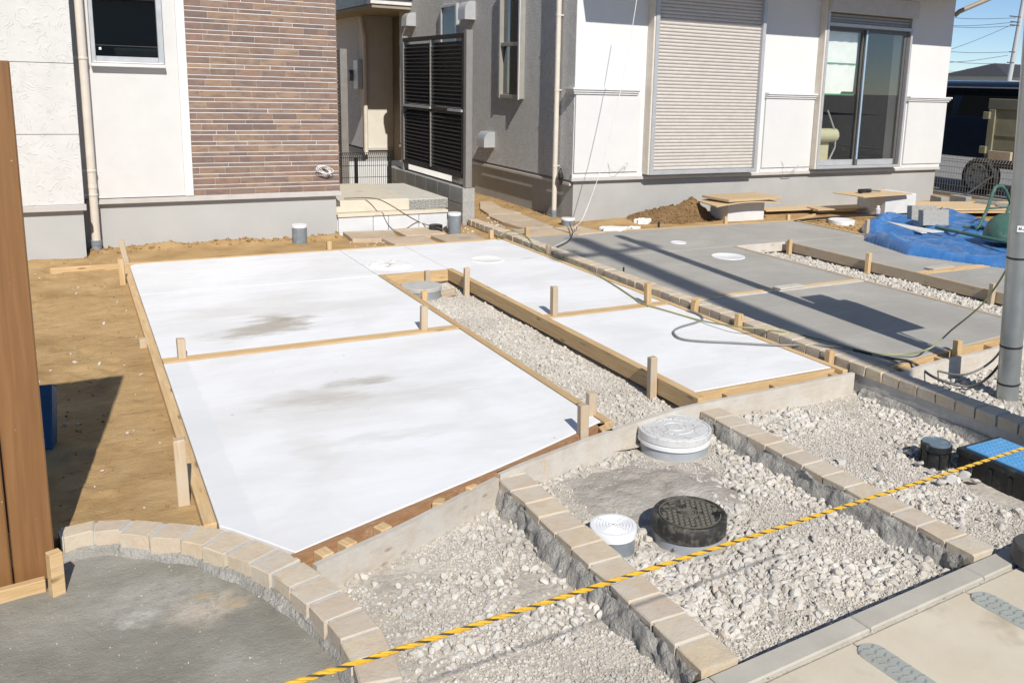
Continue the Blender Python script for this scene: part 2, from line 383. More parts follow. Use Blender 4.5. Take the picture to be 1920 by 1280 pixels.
def stone_mat(name, stops, var=.3):
    s = NT(name); g = s.n.new("ShaderNodeNewGeometry"); ri = g.outputs['Random Per Island']; v = s.coord((1, 1, 1), False)
    col = s.ramp(ri, stops); col = s.mix(s.mr(s.noise(v, 60, 5), .3, .7, .2, .72), col, (.525, .495, .44))
    col = s.val(col, s.mr(s.noise(v, 2.0, 3), .3, .7, .88, 1.06))
    return s.out(col, .92, s.bump(s.noise(v, 140, 4, .7), .6, .004), spec=.15)
STONE = stone_mat("crushed_limestone", [(0, (.42, .39, .35)), (.2, (.56, .51, .44)), (.42, (.65, .62, .565)), (.6, (.50, .455, .395)), (.75, (.68, .655, .61)), (.9, (.47, .46, .45)), (.97, (.48, .39, .31)), (1, (.62, .60, .57))])
def bed_mat():
    s = NT("gravel_fines"); v = s.coord((1, 1, 1), False)
    col = s.ramp(s.noise(v, 6, 8, .65), [(.3, (.36, .315, .26)), (.55, (.48, .43, .36)), (.75, (.58, .53, .46))])
    vo = s.node("ShaderNodeTexVoronoi", {'Vector': v, 'Scale': 85.}); col = s.mix(.45, col, s.ramp(vo.outputs['Color'], [(.0, (.36, .33, .28)), (.5, (.56, .52, .45)), (1, (.68, .64, .58))]))
    n = s.bump(vo.outputs['Distance'], -.8, .008); n = s.bump(s.noise(v, 30, 7, .7), .8, .012, n)
    return s.out(col, .95, n, spec=.1)
BED = bed_mat()
def fines_mat():
    s = NT("mortar_spill"); v = s.coord((1, 1, 1), False)
    col = s.ramp(s.noise(v, 5, 8, .66, .4), [(.28, (.34, .30, .25)), (.5, (.47, .43, .375)), (.72, (.58, .55, .50))])
    n = s.bump(s.noise(v, 28, 8, .7), 1., .02); return s.out(col, .95, s.bump(s.noise(v, 130, 4), .6, .004, n), spec=.1)
SPILL = fines_mat()
def mortar_floor():
    s = NT("mortar_floor"); v = s.coord((1, 1, 1), False)
    col = s.ramp(s.noise(v, 2.3, 7, .6, .3), [(.28, (.185, .175, .142)), (.5, (.255, .243, .205)), (.72, (.345, .33, .285))])
    sp = s.noise(s.coord((1, 1.6, 1), False), 34, 4, .7); col = s.mix(s.mr(sp, .60, .72, 0, .7), col, (.40, .38, .34))
    for (px, py, rx, ry, c, a) in ((390, 1140, .16, .12, (.50, .44, .36), .95), (300, 1115, .26, .15, (.42, .40, .35), .75), (265, 1160, .065, .06, (.48, .47, .43), .9), (440, 1130, .06, .06, (.42, .32, .19), .6), (385, 1115, .04, .03, (.50, .34, .15), .6), (150, 1060, .2, .1, (.33, .32, .29), .55)):
        p = gz(px, py, -.09); wv = s.node("ShaderNodeTexNoise", {'Vector': v, 'Scale': 14., 'Detail': 6.}); o = s.node("ShaderNodeVectorMath", {0: wv.outputs['Color'], 1: (.12, .12, 0)}, operation='MULTIPLY')
        q = s.node("ShaderNodeVectorMath", {0: s.tc.outputs['Object'], 1: o.outputs[0]}, operation='ADD'); q = s.node("ShaderNodeVectorMath", {0: q.outputs[0], 1: (p.x + .06, p.y + .06, 0)}, operation='SUBTRACT')
        q = s.node("ShaderNodeVectorMath", {0: q.outputs[0], 1: (1 / rx, 1 / ry, 0)}, operation='MULTIPLY'); ln = s.node("ShaderNodeVectorMath", {0: q.outputs[0]}, operation='LENGTH')
        f = s.math('MULTIPLY', s.mr(ln.outputs['Value'], .35, 1.1, a, 0), s.mr(s.noise(v, 30, 5, .7), .35, .6, .4, 1)); col = s.mix(f, col, c)
    n = s.bump(s.noise(v, 20, 8, .7), .8, .010); return s.out(col, .9, s.bump(s.noise(v, 150, 4), .6, .003, n), spec=.2)
MFLOOR = mortar_floor()
PAVE = rough_mat("cream_pavement", (.55, .48, .365), (.63, .565, .45), 4, .9, 160, .0015, .5, rv=.03, blot=((.42, .355, .26), 2.6, .57, .72), spec=.2)
KERB = rough_mat("kerb_concrete", (.40, .375, .32), (.49, .46, .395), 6, .9, 150, .002, .5, rv=.03, blot=((.30, .28, .24), 4, .55, .75), spec=.2)
BLOCK = rough_mat("concrete_block", (.30, .29, .265), (.43, .42, .39), 40, .95, 130, .006, .9, rv=.05, spec=.15)
BLOCKS = rough_mat("smooth_block", (.27, .265, .245), (.33, .32, .30), 8, .92, 120, .002, .5, rv=.06, spec=.15)
FLAG = rough_mat("tan_paving", (.46, .36, .25), (.56, .455, .335), 5, .85, 140, .0015, .5, rv=.07, blot=((.40, .33, .25), 3, .55, .7), spec=.2)
PORCH = rough_mat("porch_concrete", (.58, .52, .41), (.66, .60, .49), 4, .9, 90, .003, .6, rv=.02, blot=((.50, .43, .32), 4, .55, .72), spec=.2)
WBLOCK = rough_mat("pale_block", (.56, .57, .575), (.65, .66, .665), 4, .85, 120, .001, .4, rv=.03)
TARP = plain("blue_tarp", (.045, .165, .42), .32, dirt=((.20, .30, .42), 6, .45, .75, .5), bs=30, bd=.004)
def glass(name="window_glass", tint=(.97, .98, .97)):
    s = NT(name); s.n.remove(s.b); o = s.n["Material Output"]
    lw = s.node("ShaderNodeLayerWeight", {'Blend': .5}); tr = s.node("ShaderNodeBsdfTransparent", {'Color': (*tint, 1)}); gl = s.node("ShaderNodeBsdfGlossy", {'Color': (1, 1, 1, 1), 'Roughness': .0})
    mx = s.node("ShaderNodeMixShader", {0: s.math('MULTIPLY_ADD', s.math('POWER', lw.outputs['Facing'], 3.5), .85, .075, True), 1: tr.outputs[0], 2: gl.outputs[0]}); s.L(mx.outputs[0], o.inputs[0]); return s.m
GLASS = glass(); GLASSD = glass("tinted_window_glass", (.55, .58, .56))
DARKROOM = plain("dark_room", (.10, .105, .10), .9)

# ------------------------------------------------------------------ ground and setting
def soil_z(X, Y):
    z = -.035 + .022 * fbm(X * 1.3, Y * 1.3, 4, 3) + .014 * fbm(X * 7, Y * 9, 3, 9)
    z += (.010 * fbm(X * 13, Y * 17, 4, 91) + .008 * np.clip(fbm(X * 26, Y * 34, 3, 95) - .05, 0, 1)) * (X < .5)
    fp = np.random.default_rng(5)
    for k in range(26):
        ax, ay, an = fp.uniform(-.5, .25), fp.uniform(3.6, 8.4), fp.uniform(-.5, .5); u_ = (X - ax) * math.cos(an) + (Y - ay) * math.sin(an); v_ = -(X - ax) * math.sin(an) + (Y - ay) * math.cos(an)
        e_ = (u_ / .05) ** 2 + (v_ / .13) ** 2; z += np.where(e_ < 4, -.008 * np.exp(-e_ ** 2) + .004 * np.exp(-((e_ - 1.4) / .5) ** 2), 0)
    z += .045 * np.exp(-((Y - (9.13 + .05 * np.sin(X * 3))) / .10) ** 2) * (X < 2.45) * (X > .1) * (.35 + .9 * vn(X * 4, Y * 0 + 1, 5))
    z += .035 * np.exp(-((Y - 8.73) / .10) ** 2) * (X <= .1) * vn(X * 4, Y * 0 + 1, 5)
    r = np.hypot((X - 7.0) / .30, (Y - 9.10) / .26); z += .20 * np.clip(1 - r, 0, 1) ** 1.15
    r = np.hypot((X - 6.62) / .62, (Y - 9.05) / .36); z += .14 * np.clip(1 - r, 0, 1) ** .9
    r = np.hypot((X - 6.0) / .7, (Y - 9.1) / .25); z += .05 * np.clip(1 - r, 0, 1)
    mound = np.exp(-(((X - 6.7) / .7) ** 2 + ((Y - 9.0) / .4) ** 2)); z += mound * .05 * fbm(X * 9, Y * 9, 4, 21)
    z += .05 * np.exp(-((Y - 9.1) / .12) ** 2) * (X > 7.6) * (.3 + vn(X * 3, Y, 8)) * .6
    z += .03 * np.exp(-((X - 5.15) / .1) ** 2) * (Y > 9.3) * (.4 + vn(X, Y * 4, 8))
    hide = ((X > .42) & (X < 3.9) & (Y < 8.2)) | ((X > -.14) & (X < .6) & (Y < np.interp(X, [-.14, -.017, .095, .214, .333, .42], [3.41, 3.41, 3.38, 3.30, 3.22, 3.12]))) | ((X > .38) & (Y < 3.3)) | ((X > -2.2) & (Y < 3.25)) | ((X > 3.9) & (X < 7.9) & (Y < 8.2))
    return np.where(hide, -.34, z)
tag(link('ground', grid('ground', np.concatenate([np.arange(-4, -1, .06), np.arange(-1, .46, .015), np.arange(.46, 12.8, .04)]), np.concatenate([np.arange(2.2, 3.2, .06), np.arange(3.2, 9.3, .02), np.arange(9.3, 17, .05)]), soil_z), SOIL), kind='structure')
tag(MB().box(-120, 12.75, -90, 140, -.5, -.36).build('terrain', SOIL), kind='structure')
ASPH = rough_mat("asphalt", (.20, .195, .185), (.27, .265, .25), 6, .9, 90, .004, .5, rv=0)
tag(MB().box(12.95, 900, -400, 900, -.5, -.06).build('road', ASPH), kind='structure')
tag(MB().box(-400, 12.94, -400, .55, -.5, -.075).build('street', ASPH), kind='structure')

HEAPM = rough_mat("heap_soil", (.20, .125, .06), (.32, .205, .105), 11, .95, 70, .02, 1., rv=0, spec=.1)
def heap_z(X, Y):
    m = np.exp(-(((X - 6.7) / .55) ** 2 + ((Y - 9.02) / .26) ** 2)); z = soil_z(X, Y) + .03 * m + m * (.06 * fbm(X * 11, Y * 11, 4, 131) + .03 * np.abs(fbm(X * 30, Y * 30, 3, 133)))
    return np.where(m > .16, z, soil_z(X, Y) - .02)
tag(link('soil_heap', grid('soil_heap', np.arange(5.7, 7.7, .02), np.arange(8.5, 9.30, .02), heap_z), HEAPM), 'heap of loose brown soil against the foundation below the shutter', 'soil heap')
# pavement, kerb
KB0 = Vector((1.484, 1.751)); KD = (Vector((3.079, 1.830)) - KB0).normalized(); KN = Vector((KD.y, -KD.x))
kp = lambda a, d: KB0 + KD * a + KN * d
kerb = empty('kerb', (2, 1.75, -.07), kind='structure')
for i in range(-4, 6):
    a0 = i * .6 + .02; q = [kp(a0, .083), kp(a0 + .596, .083), kp(a0 + .596, 0), kp(a0, 0)]
    MB().prism(q, -.25, -.040, .005).build('kerb_stone', KERB, kerb)
pav = empty('pavement', (2, 1.3, -.07), kind='structure')
js = [-1.55, -.62, -.05, .52, 1.09, 1.66, 2.23]
for a0, a1 in zip(js[:-1], js[1:]):
    MB().prism([kp(a0 + .004, 1.25), kp(a1 - .004, 1.25), kp(a1 - .004, .095), kp(a0 + .004, .095)], -.2, -.047, .005).build('paving_slab', PAVE, pav)
MB().prism([kp(-3, 1.3), kp(4, 1.3), kp(4, .0), kp(-3, .0)], -.26, -.056).build('joint_sand', BED, pav)

# gravel beds (fines) + stones
JOINT = [tuple(kp(a, d)) for a, d in ((-1.2, .10), (2.3, .10), (2.3, .080), (-1.2, .080))]
BANK = {23: (1.62, .055, .10), 37: (2.915, .05, .12)}
def bedz(zb, seed):
    bx_, bh, bw_ = BANK.get(seed, (0, 0, 1))
    return lambda X, Y: zb + bh * np.exp(-np.clip(X - bx_, 0, None) / bw_) + .028 * fbm(X * 2.2, Y * 2.2, 3, seed) + .016 * fbm(X * 14, Y * 14, 3, seed + 5)
ICO = None
def ico(sub):
    import bmesh
    bm = bmesh.new(); bmesh.ops.create_icosphere(bm, subdivisions=sub, radius=1.); v = np.array([p.co[:] for p in bm.verts]); f = np.array([[q.index for q in p.verts] for p in bm.faces]); bm.free(); return v, f
I1, I2 = ico(1), ico(2)
def variants(base, n, a):
    out = []
    for k in range(n):
        v = base[0].copy(); 
        for _ in range(5):   # cut facets: flatten beyond random planes
            d = rng.normal(size=3); d /= np.linalg.norm(d); h = rng.uniform(.35, .75); m = v @ d; v -= np.clip(m - h, 0, None)[:, None] * d
        v *= rng.uniform(1 - a, 1 + a, (len(v), 1)); v *= np.array([1, rng.uniform(.65, 1), rng.uniform(.5, .85)]); out.append(v)
    return np.array(out)
VA1, VA2 = variants(I1, 16, .22), variants(I2, 12, .10)
def rand_rot(n, tilt=.6):
    a = rng.uniform(0, 2 * np.pi, n); b = rng.normal(0, tilt, n); c = rng.normal(0, tilt, n); Z = np.zeros((n, 3, 3))
    ca, sa, cb, sb, cc, sc = np.cos(a), np.sin(a), np.cos(b), np.sin(b), np.cos(c), np.sin(c)
    Rz = np.zeros((n, 3, 3)); Rz[:, 0, 0] = ca; Rz[:, 0, 1] = -sa; Rz[:, 1, 0] = sa; Rz[:, 1, 1] = ca; Rz[:, 2, 2] = 1
    Rx = np.zeros((n, 3, 3)); Rx[:, 0, 0] = 1; Rx[:, 1, 1] = cb; Rx[:, 1, 2] = -sb; Rx[:, 2, 1] = sb; Rx[:, 2, 2] = cb
    Ry = np.zeros((n, 3, 3)); Ry[:, 1, 1] = 1; Ry[:, 0, 0] = cc; Ry[:, 0, 2] = sc; Ry[:, 2, 0] = -sc; Ry[:, 2, 2] = cc
    return Rz @ Rx @ Ry
def stones(P, r, va, fc, tilt=.6):
    n = len(P); k = rng.integers(0, len(va), n); V = va[k] * r[:, None, None]; V = np.einsum('nij,nvj->nvi', rand_rot(n, tilt), V) + P[:, None, :]
    nv = V.shape[1]; Fq = (fc[None] + (np.arange(n) * nv)[:, None, None]).reshape(-1, 3); return V.reshape(-1, 3), Fq
def scatter(poly, dens, rlo, rhi, zf, keep=None, avoid=(), sink=.18, pw=1.8):
    xs = [p[0] for p in poly]; ys = [p[1] for p in poly]; A = (max(xs) - min(xs)) * (max(ys) - min(ys)); n = int(A * dens)
    x = rng.uniform(min(xs), max(xs), n); y = rng.uniform(min(ys), max(ys), n); ok = inpoly(x, y, poly)
    for (ax, ay, ar) in avoid: ok &= np.hypot(x - ax, y - ay) > ar
    if keep is not None: ok &= rng.uniform(0, 1, n) < keep(x, y)
    x, y = x[ok], y[ok]; r = rlo + (rhi - rlo) * rng.uniform(0, 1, len(x)) ** pw
    return np.stack([x, y, zf(x, y) + r * sink], -1), r
def gravel(name, poly, zb, seed, dens_s, dens_m, dens_l, label, keep_l=None, keep_m=None, avoid=(), step=.02, lr=(.0095, .023), mr=(.0045, .0105), bedmat=None, spill=None):
    zf = bedz(zb, seed); xs = [p[0] for p in poly]; ys = [p[1] for p in poly]
    me = grid('gravel_bed', np.arange(min(xs) - .05, max(xs) + .06, step), np.arange(min(ys) - .05, max(ys) + .06, step), zf)
    tag(link('gravel_bed', me, bedmat or BED), kind='structure')
    out = []
    for (d, lo, hi, kp_, va, ic) in ((dens_s, .003, .0075, keep_m, VA1, I1), (dens_m, mr[0], mr[1], keep_m, VA1, I1), (dens_l, lr[0], lr[1], keep_l, VA2, I2)):
        if d <= 0: continue
        P, r = scatter(poly, d, lo, hi, zf, kp_, [(a, b, c + hi * .6) for a, b, c in avoid]); out.append(stones(P, r, va, ic[1]))
    V = np.concatenate([o[0] for o in out]); off = 0; Fs = []
    for o in out: Fs.append(o[1] + off); off += len(o[0])
    o = link(name, nmesh(name, V, np.concatenate(Fs)), STONE); tag(o, label, kind='stuff'); return zf
kn = lambda f, lo, hi, seed: (lambda x, y: np.clip((vn(x * f, y * f, seed) * .7 + vn(x * f * 2.3, y * f * 2.3, seed + 3) * .3 - lo) / (hi - lo), 0, 1))

P_, r_ = scatter(JOINT, 4200, .0015, .0045, lambda x, y: np.full_like(x, -.046), kn(5, .3, .7, 3), [], .2); V_, F_ = stones(P_, r_, VA1, I1[1]); tag(link('joint_grit', nmesh('joint_grit', V_, F_), STONE), 'fine grit caught along the joint between kerb and pavement', kind='stuff')
WL = gz(1265, 803, -.03); BL = gz(1293, 966, -.03); SL = gz(1150, 987, -.03); KL = gz(1756, 831, -.03)
LIDS = [(WL.x, WL.y, .185), (BL.x, BL.y, .15), (SL.x, SL.y, .095), (KL.x, KL.y, .075)]
MH = gz(790, 535, -.02)
ARC_O = [(-.131, 3.43), (-.017, 3.44), (.095, 3.407), (.214, 3.325), (.333, 3.245), (.42, 3.150), (.514, 3.006), (.590, 2.862), (.636, 2.733), (.676, 2.600), (.712, 2.43), (.722, 2.244), (.700, 2.07), (.655, 1.90), (.59, 1.74)]
OUT1 = [(.633, 2.801), (.972, 2.925), (1.21, 3.03), (1.475, 3.148)]
OUT2 = [(1.49, 3.165), (2.01, 3.318), (2.40, 3.415), (2.726, 3.468), (3.313, 3.486), (3.948, 3.500)]
G2 = [(.66, 2.62), (.71, 2.43), (.722, 2.244), (.70, 2.07), (.655, 1.9), (.60, 1.76), (.6, 1.65), (1.45, 1.69), (1.5, 1.77), (1.49, 3.12), (.972, 2.9), (.66, 2.79)]
z2 = gravel('crushed_gravel', G2, -.125, 11, 9000, 7500, 2300, 'loose pale gravel in the corner between the curved setts and the straight sett row', kn(3.0, .46, .66, 1), kn(4, .22, .55, 2), [])
G3 = [(1.62, 1.79), (2.80, 1.84), (2.79, 3.45), (2.40, 3.40), (1.62, 3.20)]
def keep3(x, y):
    a = kn(3.2, .38, .6, 5)(x, y); sp = np.hypot((x - 2.05) / .45, (y - 2.95) / .34); a = a * np.clip((sp - .75) * 3, 0, 1); b = np.hypot((x - 1.9) / .5, (y - 2.2) / .35); a = np.maximum(a, np.clip(1.3 - b, 0, 1) * .9)
    e = np.clip(((y - 1.85) / .22), .25, 1); return a * e
z3 = gravel('crushed_gravel', G3, -.135, 23, 9000, 7000, 3400, 'loose pale gravel around the three pipe covers between two sett rows', keep3, lambda x, y: np.clip(np.hypot((x - 2.05) / .45, (y - 2.95) / .34) - .55, .16, 1), LIDS, lr=(.010, .027))
G4 = [(2.93, 1.86), (3.99, 1.9), (3.99, 3.48), (3.313, 3.46), (2.93, 3.45)]
z4 = gravel('crushed_gravel', G4, -.135, 37, 8000, 6500, 2900, 'loose gravel between the right sett row and the shaded sett row', lambda x, y: kn(3., .30, .55, 8)(x, y) * np.clip((y - 1.95) / .5, .12, 1), kn(4, .1, .4, 2), LIDS + [(3.72, 2.25, .27)], lr=(.010, .027))
G5 = [(4.11, 1.2), (7.6, 1.2), (7.6, 3.9), (5.56, 3.5), (4.6, 3.44), (4.11, 3.40)]
z5 = gravel('crushed_gravel', G5, -.14, 41, 2200, 3000, 1500, 'loose gravel around the foot of the steel pole', kn(3., .2, .5, 9), None, [(4.75, 3.04, .07)], step=.04, lr=(.012, .028))
G1 = [(2.235, 3.40), (2.80, 3.48), (2.80, 7.02), (2.235, 7.02)]
z1 = gravel('crushed_gravel', G1, -.115, 53, 5000, 6500, 1700, 'loose pale gravel in the strip between the two halves of the white slab', kn(3., .35, .62, 14), kn(3, .0, .35, 4), [(MH.x, MH.y, .17)], step=.03, lr=(.010, .021))
G6 = [(6.03, 3.6), (6.70, 3.6), (6.70, 7.03), (6.03, 7.03)]
z6 = gravel('crushed_gravel', G6, -.105, 61, 800, 3000, 1600, 'loose gravel in the strip between the two halves of the grey slab', kn(3., .2, .5, 15), None, [], step=.04, lr=(.012, .026))
# mortar spill on the gravel between the sett rows
spx, spy = np.arange(1.66, 2.62, .02), np.arange(2.55, 3.36, .02)
def spz(X, Y):
    m = np.hypot((X - 2.08) / .47, (Y - 2.97) / .33) + .9 * fbm(X * 5, Y * 5, 4, 77); return -.150 + .036 * np.clip(1.15 - m, 0, 1) ** .5 + .030 * fbm(X * 16, Y * 16, 4, 71)
tag(link('mortar_spill', grid('mortar_spill', spx, spy, spz), SPILL), 'dried grey mortar spread over gravel beside the round covers', kind='stuff')

# ------------------------------------------------------------------ concrete driveways
wd = empty('concrete_driveway', (2.2, 5.8, 0), kind='structure')
P = [[(.385, 7.063), (2.187, 7.063), (2.187, 8.268), (.50, 8.268), (.425, 8.25), (.392, 8.20), (.385, 8.12)], [(2.193, 7.063), (2.827, 7.063), (2.827, 8.268), (2.193, 8.268)],
     [(2.858, 5.385), (3.893, 5.385), (3.893, 8.268), (2.833, 8.268), (2.833, 7.06), (2.858, 7.02)], [(.385, 5.385), (2.187, 5.385), (2.187, 7.057), (.385, 7.057)],
     [(.385, 3.20), (.42, 3.155), (.514, 3.012), (.588, 2.892), (.903, 3.005), (1.384, 3.168), (1.717, 3.290), (2.187, 3.478), (2.187, 5.275), (.385, 5.275)], [(2.858, 3.625), (3.893, 3.625), (3.893, 5.275), (2.858, 5.275)]]
for q in P: MB().prism(q, -.13, 0, .003).build('slab_panel', WCON, wd)
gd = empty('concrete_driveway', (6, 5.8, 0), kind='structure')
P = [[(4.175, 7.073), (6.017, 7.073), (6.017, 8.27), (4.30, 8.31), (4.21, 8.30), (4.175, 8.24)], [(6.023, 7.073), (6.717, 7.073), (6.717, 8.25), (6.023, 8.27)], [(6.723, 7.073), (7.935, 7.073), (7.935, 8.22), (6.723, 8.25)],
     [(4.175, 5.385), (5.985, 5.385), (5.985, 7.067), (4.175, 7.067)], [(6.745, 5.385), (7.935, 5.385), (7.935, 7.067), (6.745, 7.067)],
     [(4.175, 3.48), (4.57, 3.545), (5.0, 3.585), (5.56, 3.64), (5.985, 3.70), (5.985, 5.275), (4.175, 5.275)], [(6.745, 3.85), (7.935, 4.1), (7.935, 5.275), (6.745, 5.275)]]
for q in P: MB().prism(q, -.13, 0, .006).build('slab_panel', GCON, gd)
def disc(name, c, r, mat, parent, label, cat, n=40, prof=None, ell=1.):
    t = empty(name, (c.x, c.y, 0), label, cat)
    MB().lathe(prof or [(r, -.02), (r, .003), (r * .985, .006), (r * .9, .006), (r * .88, .004), (0.001, .0045)], (c.x, c.y), n, True, True).build('lid', mat, t, True, ang=40); return t
LIDW = plain("plaster_white_lid", (.80, .795, .77), .75, dirt=((.55, .38, .25), 8, .60, .72, .7), bs=40, bd=.003)
disc('drain_cover', (gz(883, 487) + gz(944, 487)) / 2, .155, LIDW, None, 'plain white round cover set flush in the white slab near the back right', 'drain cover')
c = (gz(693, 498) + gz(770, 498)) / 2
t = empty('drain_cover', (c.x, c.y, 0), 'lumpy white taped round cover in the white slab behind the gravel strip', 'drain cover')
m = MB(); prof = [(.19, -.02), (.19, .004), (.175, .012), (.15, .016), (.1, .014), (.001, .015)]; m.lathe(prof, (c.x, c.y), 40); m.v = [(x + .006 * random.uniform(-1, 1), y + .006 * random.uniform(-1, 1), z + random.uniform(-.004, .004)) for x, y, z in m.v]; m.build('lid', LIDW, t, True)
for k in range(6):
    a = 1 + k * .9; x, y = c.x + .14 * math.cos(a), c.y + .14 * math.sin(a); MB().box(x - .03, x + .03, y - .02, y + .02, .012, .019).jit(.006).build('tape', LIDW, t)
disc('drain_cover', (gz(1333, 481) + gz(1397, 481)) / 2, .165, WHITEP, None, 'large white round cover set in the grey slab left of its gravel strip', 'drain cover')
disc('drain_cover', (gz(1257, 455) + gz(1287, 455)) / 2, .085, WHITEP, None, 'small white round cover set in the grey slab near the house', 'drain cover')

# ------------------------------------------------------------------ formwork
def beam(name, p0, p1, th, z0, z1, mat, parent, c=.002):
    p0, p1 = Vector(p0), Vector(p1); d = p1 - p0; L = d.length; m = MB().box(-L / 2, L / 2, -th / 2, th / 2, z0, z1, c)
    M = Matrix.Translation(((p0.x + p1.x) / 2, (p0.y + p1.y) / 2, 0)) @ Matrix.Rotation(math.atan2(d.y, d.x), 4, 'Z'); return m.build(name, mat, parent, M=M)
def curved(name, pts, th, z0, z1, mat, parent):
    P = spline([(*p, 0) for p in pts], 8); m = MB(); n = len(P); L = []
    for i, p in enumerate(P):
        t = (P[min(i + 1, n - 1)] - P[max(i - 1, 0)]).normalized(); nn = Vector((-t.y, t.x, 0)) * th / 2
        for q, z in ((p - nn, z0), (p + nn, z0), (p + nn, z1), (p - nn, z1)): m.v.append((q.x, q.y, z))
    for i in range(n - 1):
        for k in range(4): m.f.append((i * 4 + k, i * 4 + (k + 1) % 4, i * 4 + 4 + (k + 1) % 4, i * 4 + 4 + k))
    m.f += [(0, 3, 2, 1), tuple((n - 1) * 4 + k for k in range(4))]; return m.build(name, mat, parent)
def stake(x, y, z0, z1, mat, parent, s=.043, s2=None, lean=None, rz=None):
    L = z1 - z0; lx, ly = lean or (random.uniform(-.02, .02), random.uniform(-.02, .02)); m = MB().box(0, L, -s / 2, s / 2, -(s2 or s) / 2, (s2 or s) / 2, .0025)
    for i, v in enumerate(m.v):
        if v[0] > L * .6: m.v[i] = (v[0] + random.uniform(-.004, .004), v[1], v[2])
    M = Matrix.Translation((x, y, z0)) @ Matrix.Rotation(rz if rz is not None else random.uniform(-.12, .12), 4, 'Z') @ Euler((ly * -1, lx, 0)).to_matrix().to_4x4() @ Matrix.Rotation(-math.pi / 2, 4, 'Y')
    return m.build('stake', mat, parent, M=M)
fw = empty('timber_formwork', (2.2, 5.8, 0), 'pale timber shuttering boards and stakes edging the white concrete slab', 'formwork')
beam('board', (.357, 3.22), (.357, 8.30), .046, -.09, .004, PINE, fw)
beam('board', (-.20, 8.30), (.33, 8.29), .03, -.08, .006, PINE, fw); beam('board', (.335, 8.288), (3.90, 8.288), .028, -.09, .006, PINE, fw)
beam('board', (.385, 5.305), (2.187, 5.310), .043, -.09, .006, PINE, fw); beam('board', (.385, 5.353), (2.187, 5.356), .043, -.09, .004, PINE, fw)
beam('board', (2.858, 5.310), (3.893, 5.310), .043, -.09, .006, PINE, fw); beam('board', (2.858, 5.357), (3.893, 5.357), .043, -.09, .004, PINE, fw)
beam('board', (2.212, 3.44), (2.212, 7.06), .045, -.10, .006, PINE, fw)
beam('board', (2.828, 3.50), (2.828, 7.06), .052, -.085, .012, PINE, fw)
beam('board', (2.237, 7.042), (2.80, 7.042), .032, -.09, .006, PINE, fw)
beam('board', (3.915, 3.53), (3.915, 8.27), .040, -.09, .006, PINE, fw)
curved('board', [(.575, 2.875), (.903, 2.985), (1.384, 3.150), (1.717, 3.270), (2.187, 3.458)], .030, -.12, -.004, WETW, fw)
beam('board', (2.857, 3.606), (3.893, 3.606), .030, -.10, -.002, PINE, fw)
curved('board', OUT1, .026, -.155, -.012, BOARDG, fw); curved('board', OUT2, .026, -.15, -.004, BOARDG, fw)
def spacer(x, y, a, l=.085, wd_=.05, z=-.02, mat=PINE):
    d = Vector((math.cos(a), math.sin(a))); n = Vector((-d.y, d.x)); c = Vector((x, y))
    m = MB().box(-l / 2, l / 2, -wd_ / 2, wd_ / 2, z - .07, z, .003); return m.build('spacer_block', mat, fw, M=Matrix.Translation((x, y, 0)) @ Matrix.Rotation(a, 4, 'Z'))
IN1 = spline([(.575, 2.875, 0), (.903, 2.985, 0), (1.384, 3.150, 0), (1.717, 3.270, 0)], 8); OU1 = spline([(*p, 0) for p in OUT1], 8)
for xb in (.66, .755, .905, 1.165, 1.345):
    pi = min(IN1, key=lambda q: abs(q.x - xb)); po_ = min(OU1, key=lambda q: abs(q.x - xb - .03)); mid = (pi + po_) / 2; dd = po_ - pi
    spacer(mid.x, mid.y, math.atan2(dd.y, dd.x), max(.03, dd.length - .03), .05, -.006)
spacer(1.75, 3.268, 2.0, .07); spacer(2.17, 3.41, 1.35, .10, .06, -.004, PINE)
for x in (3.06, 3.40, 3.86): spacer(x, 3.548, 1.45, .08)
ST = [(.385, 8.325, -.1, .205, PINEW, (-.16, .02)), (.306, 7.64, -.12, .17, PINE, (-.03, 0)), (.315, 5.78, -.12, .02, PINEW, None), (.300, 3.50, -.16, .235, PINEW, (-.02, .02)), (.49, 5.337, -.1, .12, PINEW, None), (1.956, 5.345, -.1, .163, PINEW, None),
      (2.93, 5.333, -.1, .212, PINEW, None), (3.736, 5.333, -.1, .166, PINE, None), (2.104, 8.325, -.1, .085, PINE, None), (3.80, 8.325, -.1, .096, PINE, None), (3.955, 7.34, -.1, .10, PINEW, None), (2.262, 6.168, -.15, .06, PINE, None),
      (2.60, 7.0, -.15, .02, PINEW, None), (2.775, 6.56, -.15, .117, PINEW, None), (2.775, 3.88, -.15, .132, PINEW, (-.01, .03)), (2.185, 3.57, -.1, .118, PINEW, None), (2.03, 3.375, -.15, .145, PINEW, None), (3.957, 5.05, -.1, .085, PINE, None), (3.955, 4.55, -.1, .098, PINE, None), (3.955, 3.70, -.1, .075, PINE, None)]
for x, y, a, b, mt, ln in ST: stake(x, y, a, b, mt, fw, lean=ln)
fg = empty('timber_formwork', (6, 5.8, 0), 'timber shuttering boards and stakes edging the grey slab on the right', 'formwork')
beam('board', (4.15, 3.46), (4.15, 8.30), .030, -.09, .006, PINE, fg); beam('board', (4.16, 8.335), (7.95, 8.245), .030, -.09, .008, PINE, fg); beam('board', (7.96, 3.9), (7.96, 8.23), .034, -.09, .008, PINE, fg)
beam('board', (8.0, 8.26), (8.7, 8.62), .03, -.08, .0, PINE, fg)
beam('board', (4.175, 5.305), (5.985, 5.305), .043, -.09, .004, BOARDG, fg); beam('board', (4.175, 5.355), (5.985, 5.355), .043, -.09, .006, PINE, fg)
beam('board', (6.745, 5.305), (7.935, 5.305), .043, -.09, .004, PINE, fg); beam('board', (6.745, 5.355), (7.935, 5.355), .043, -.09, .006, PINE, fg)
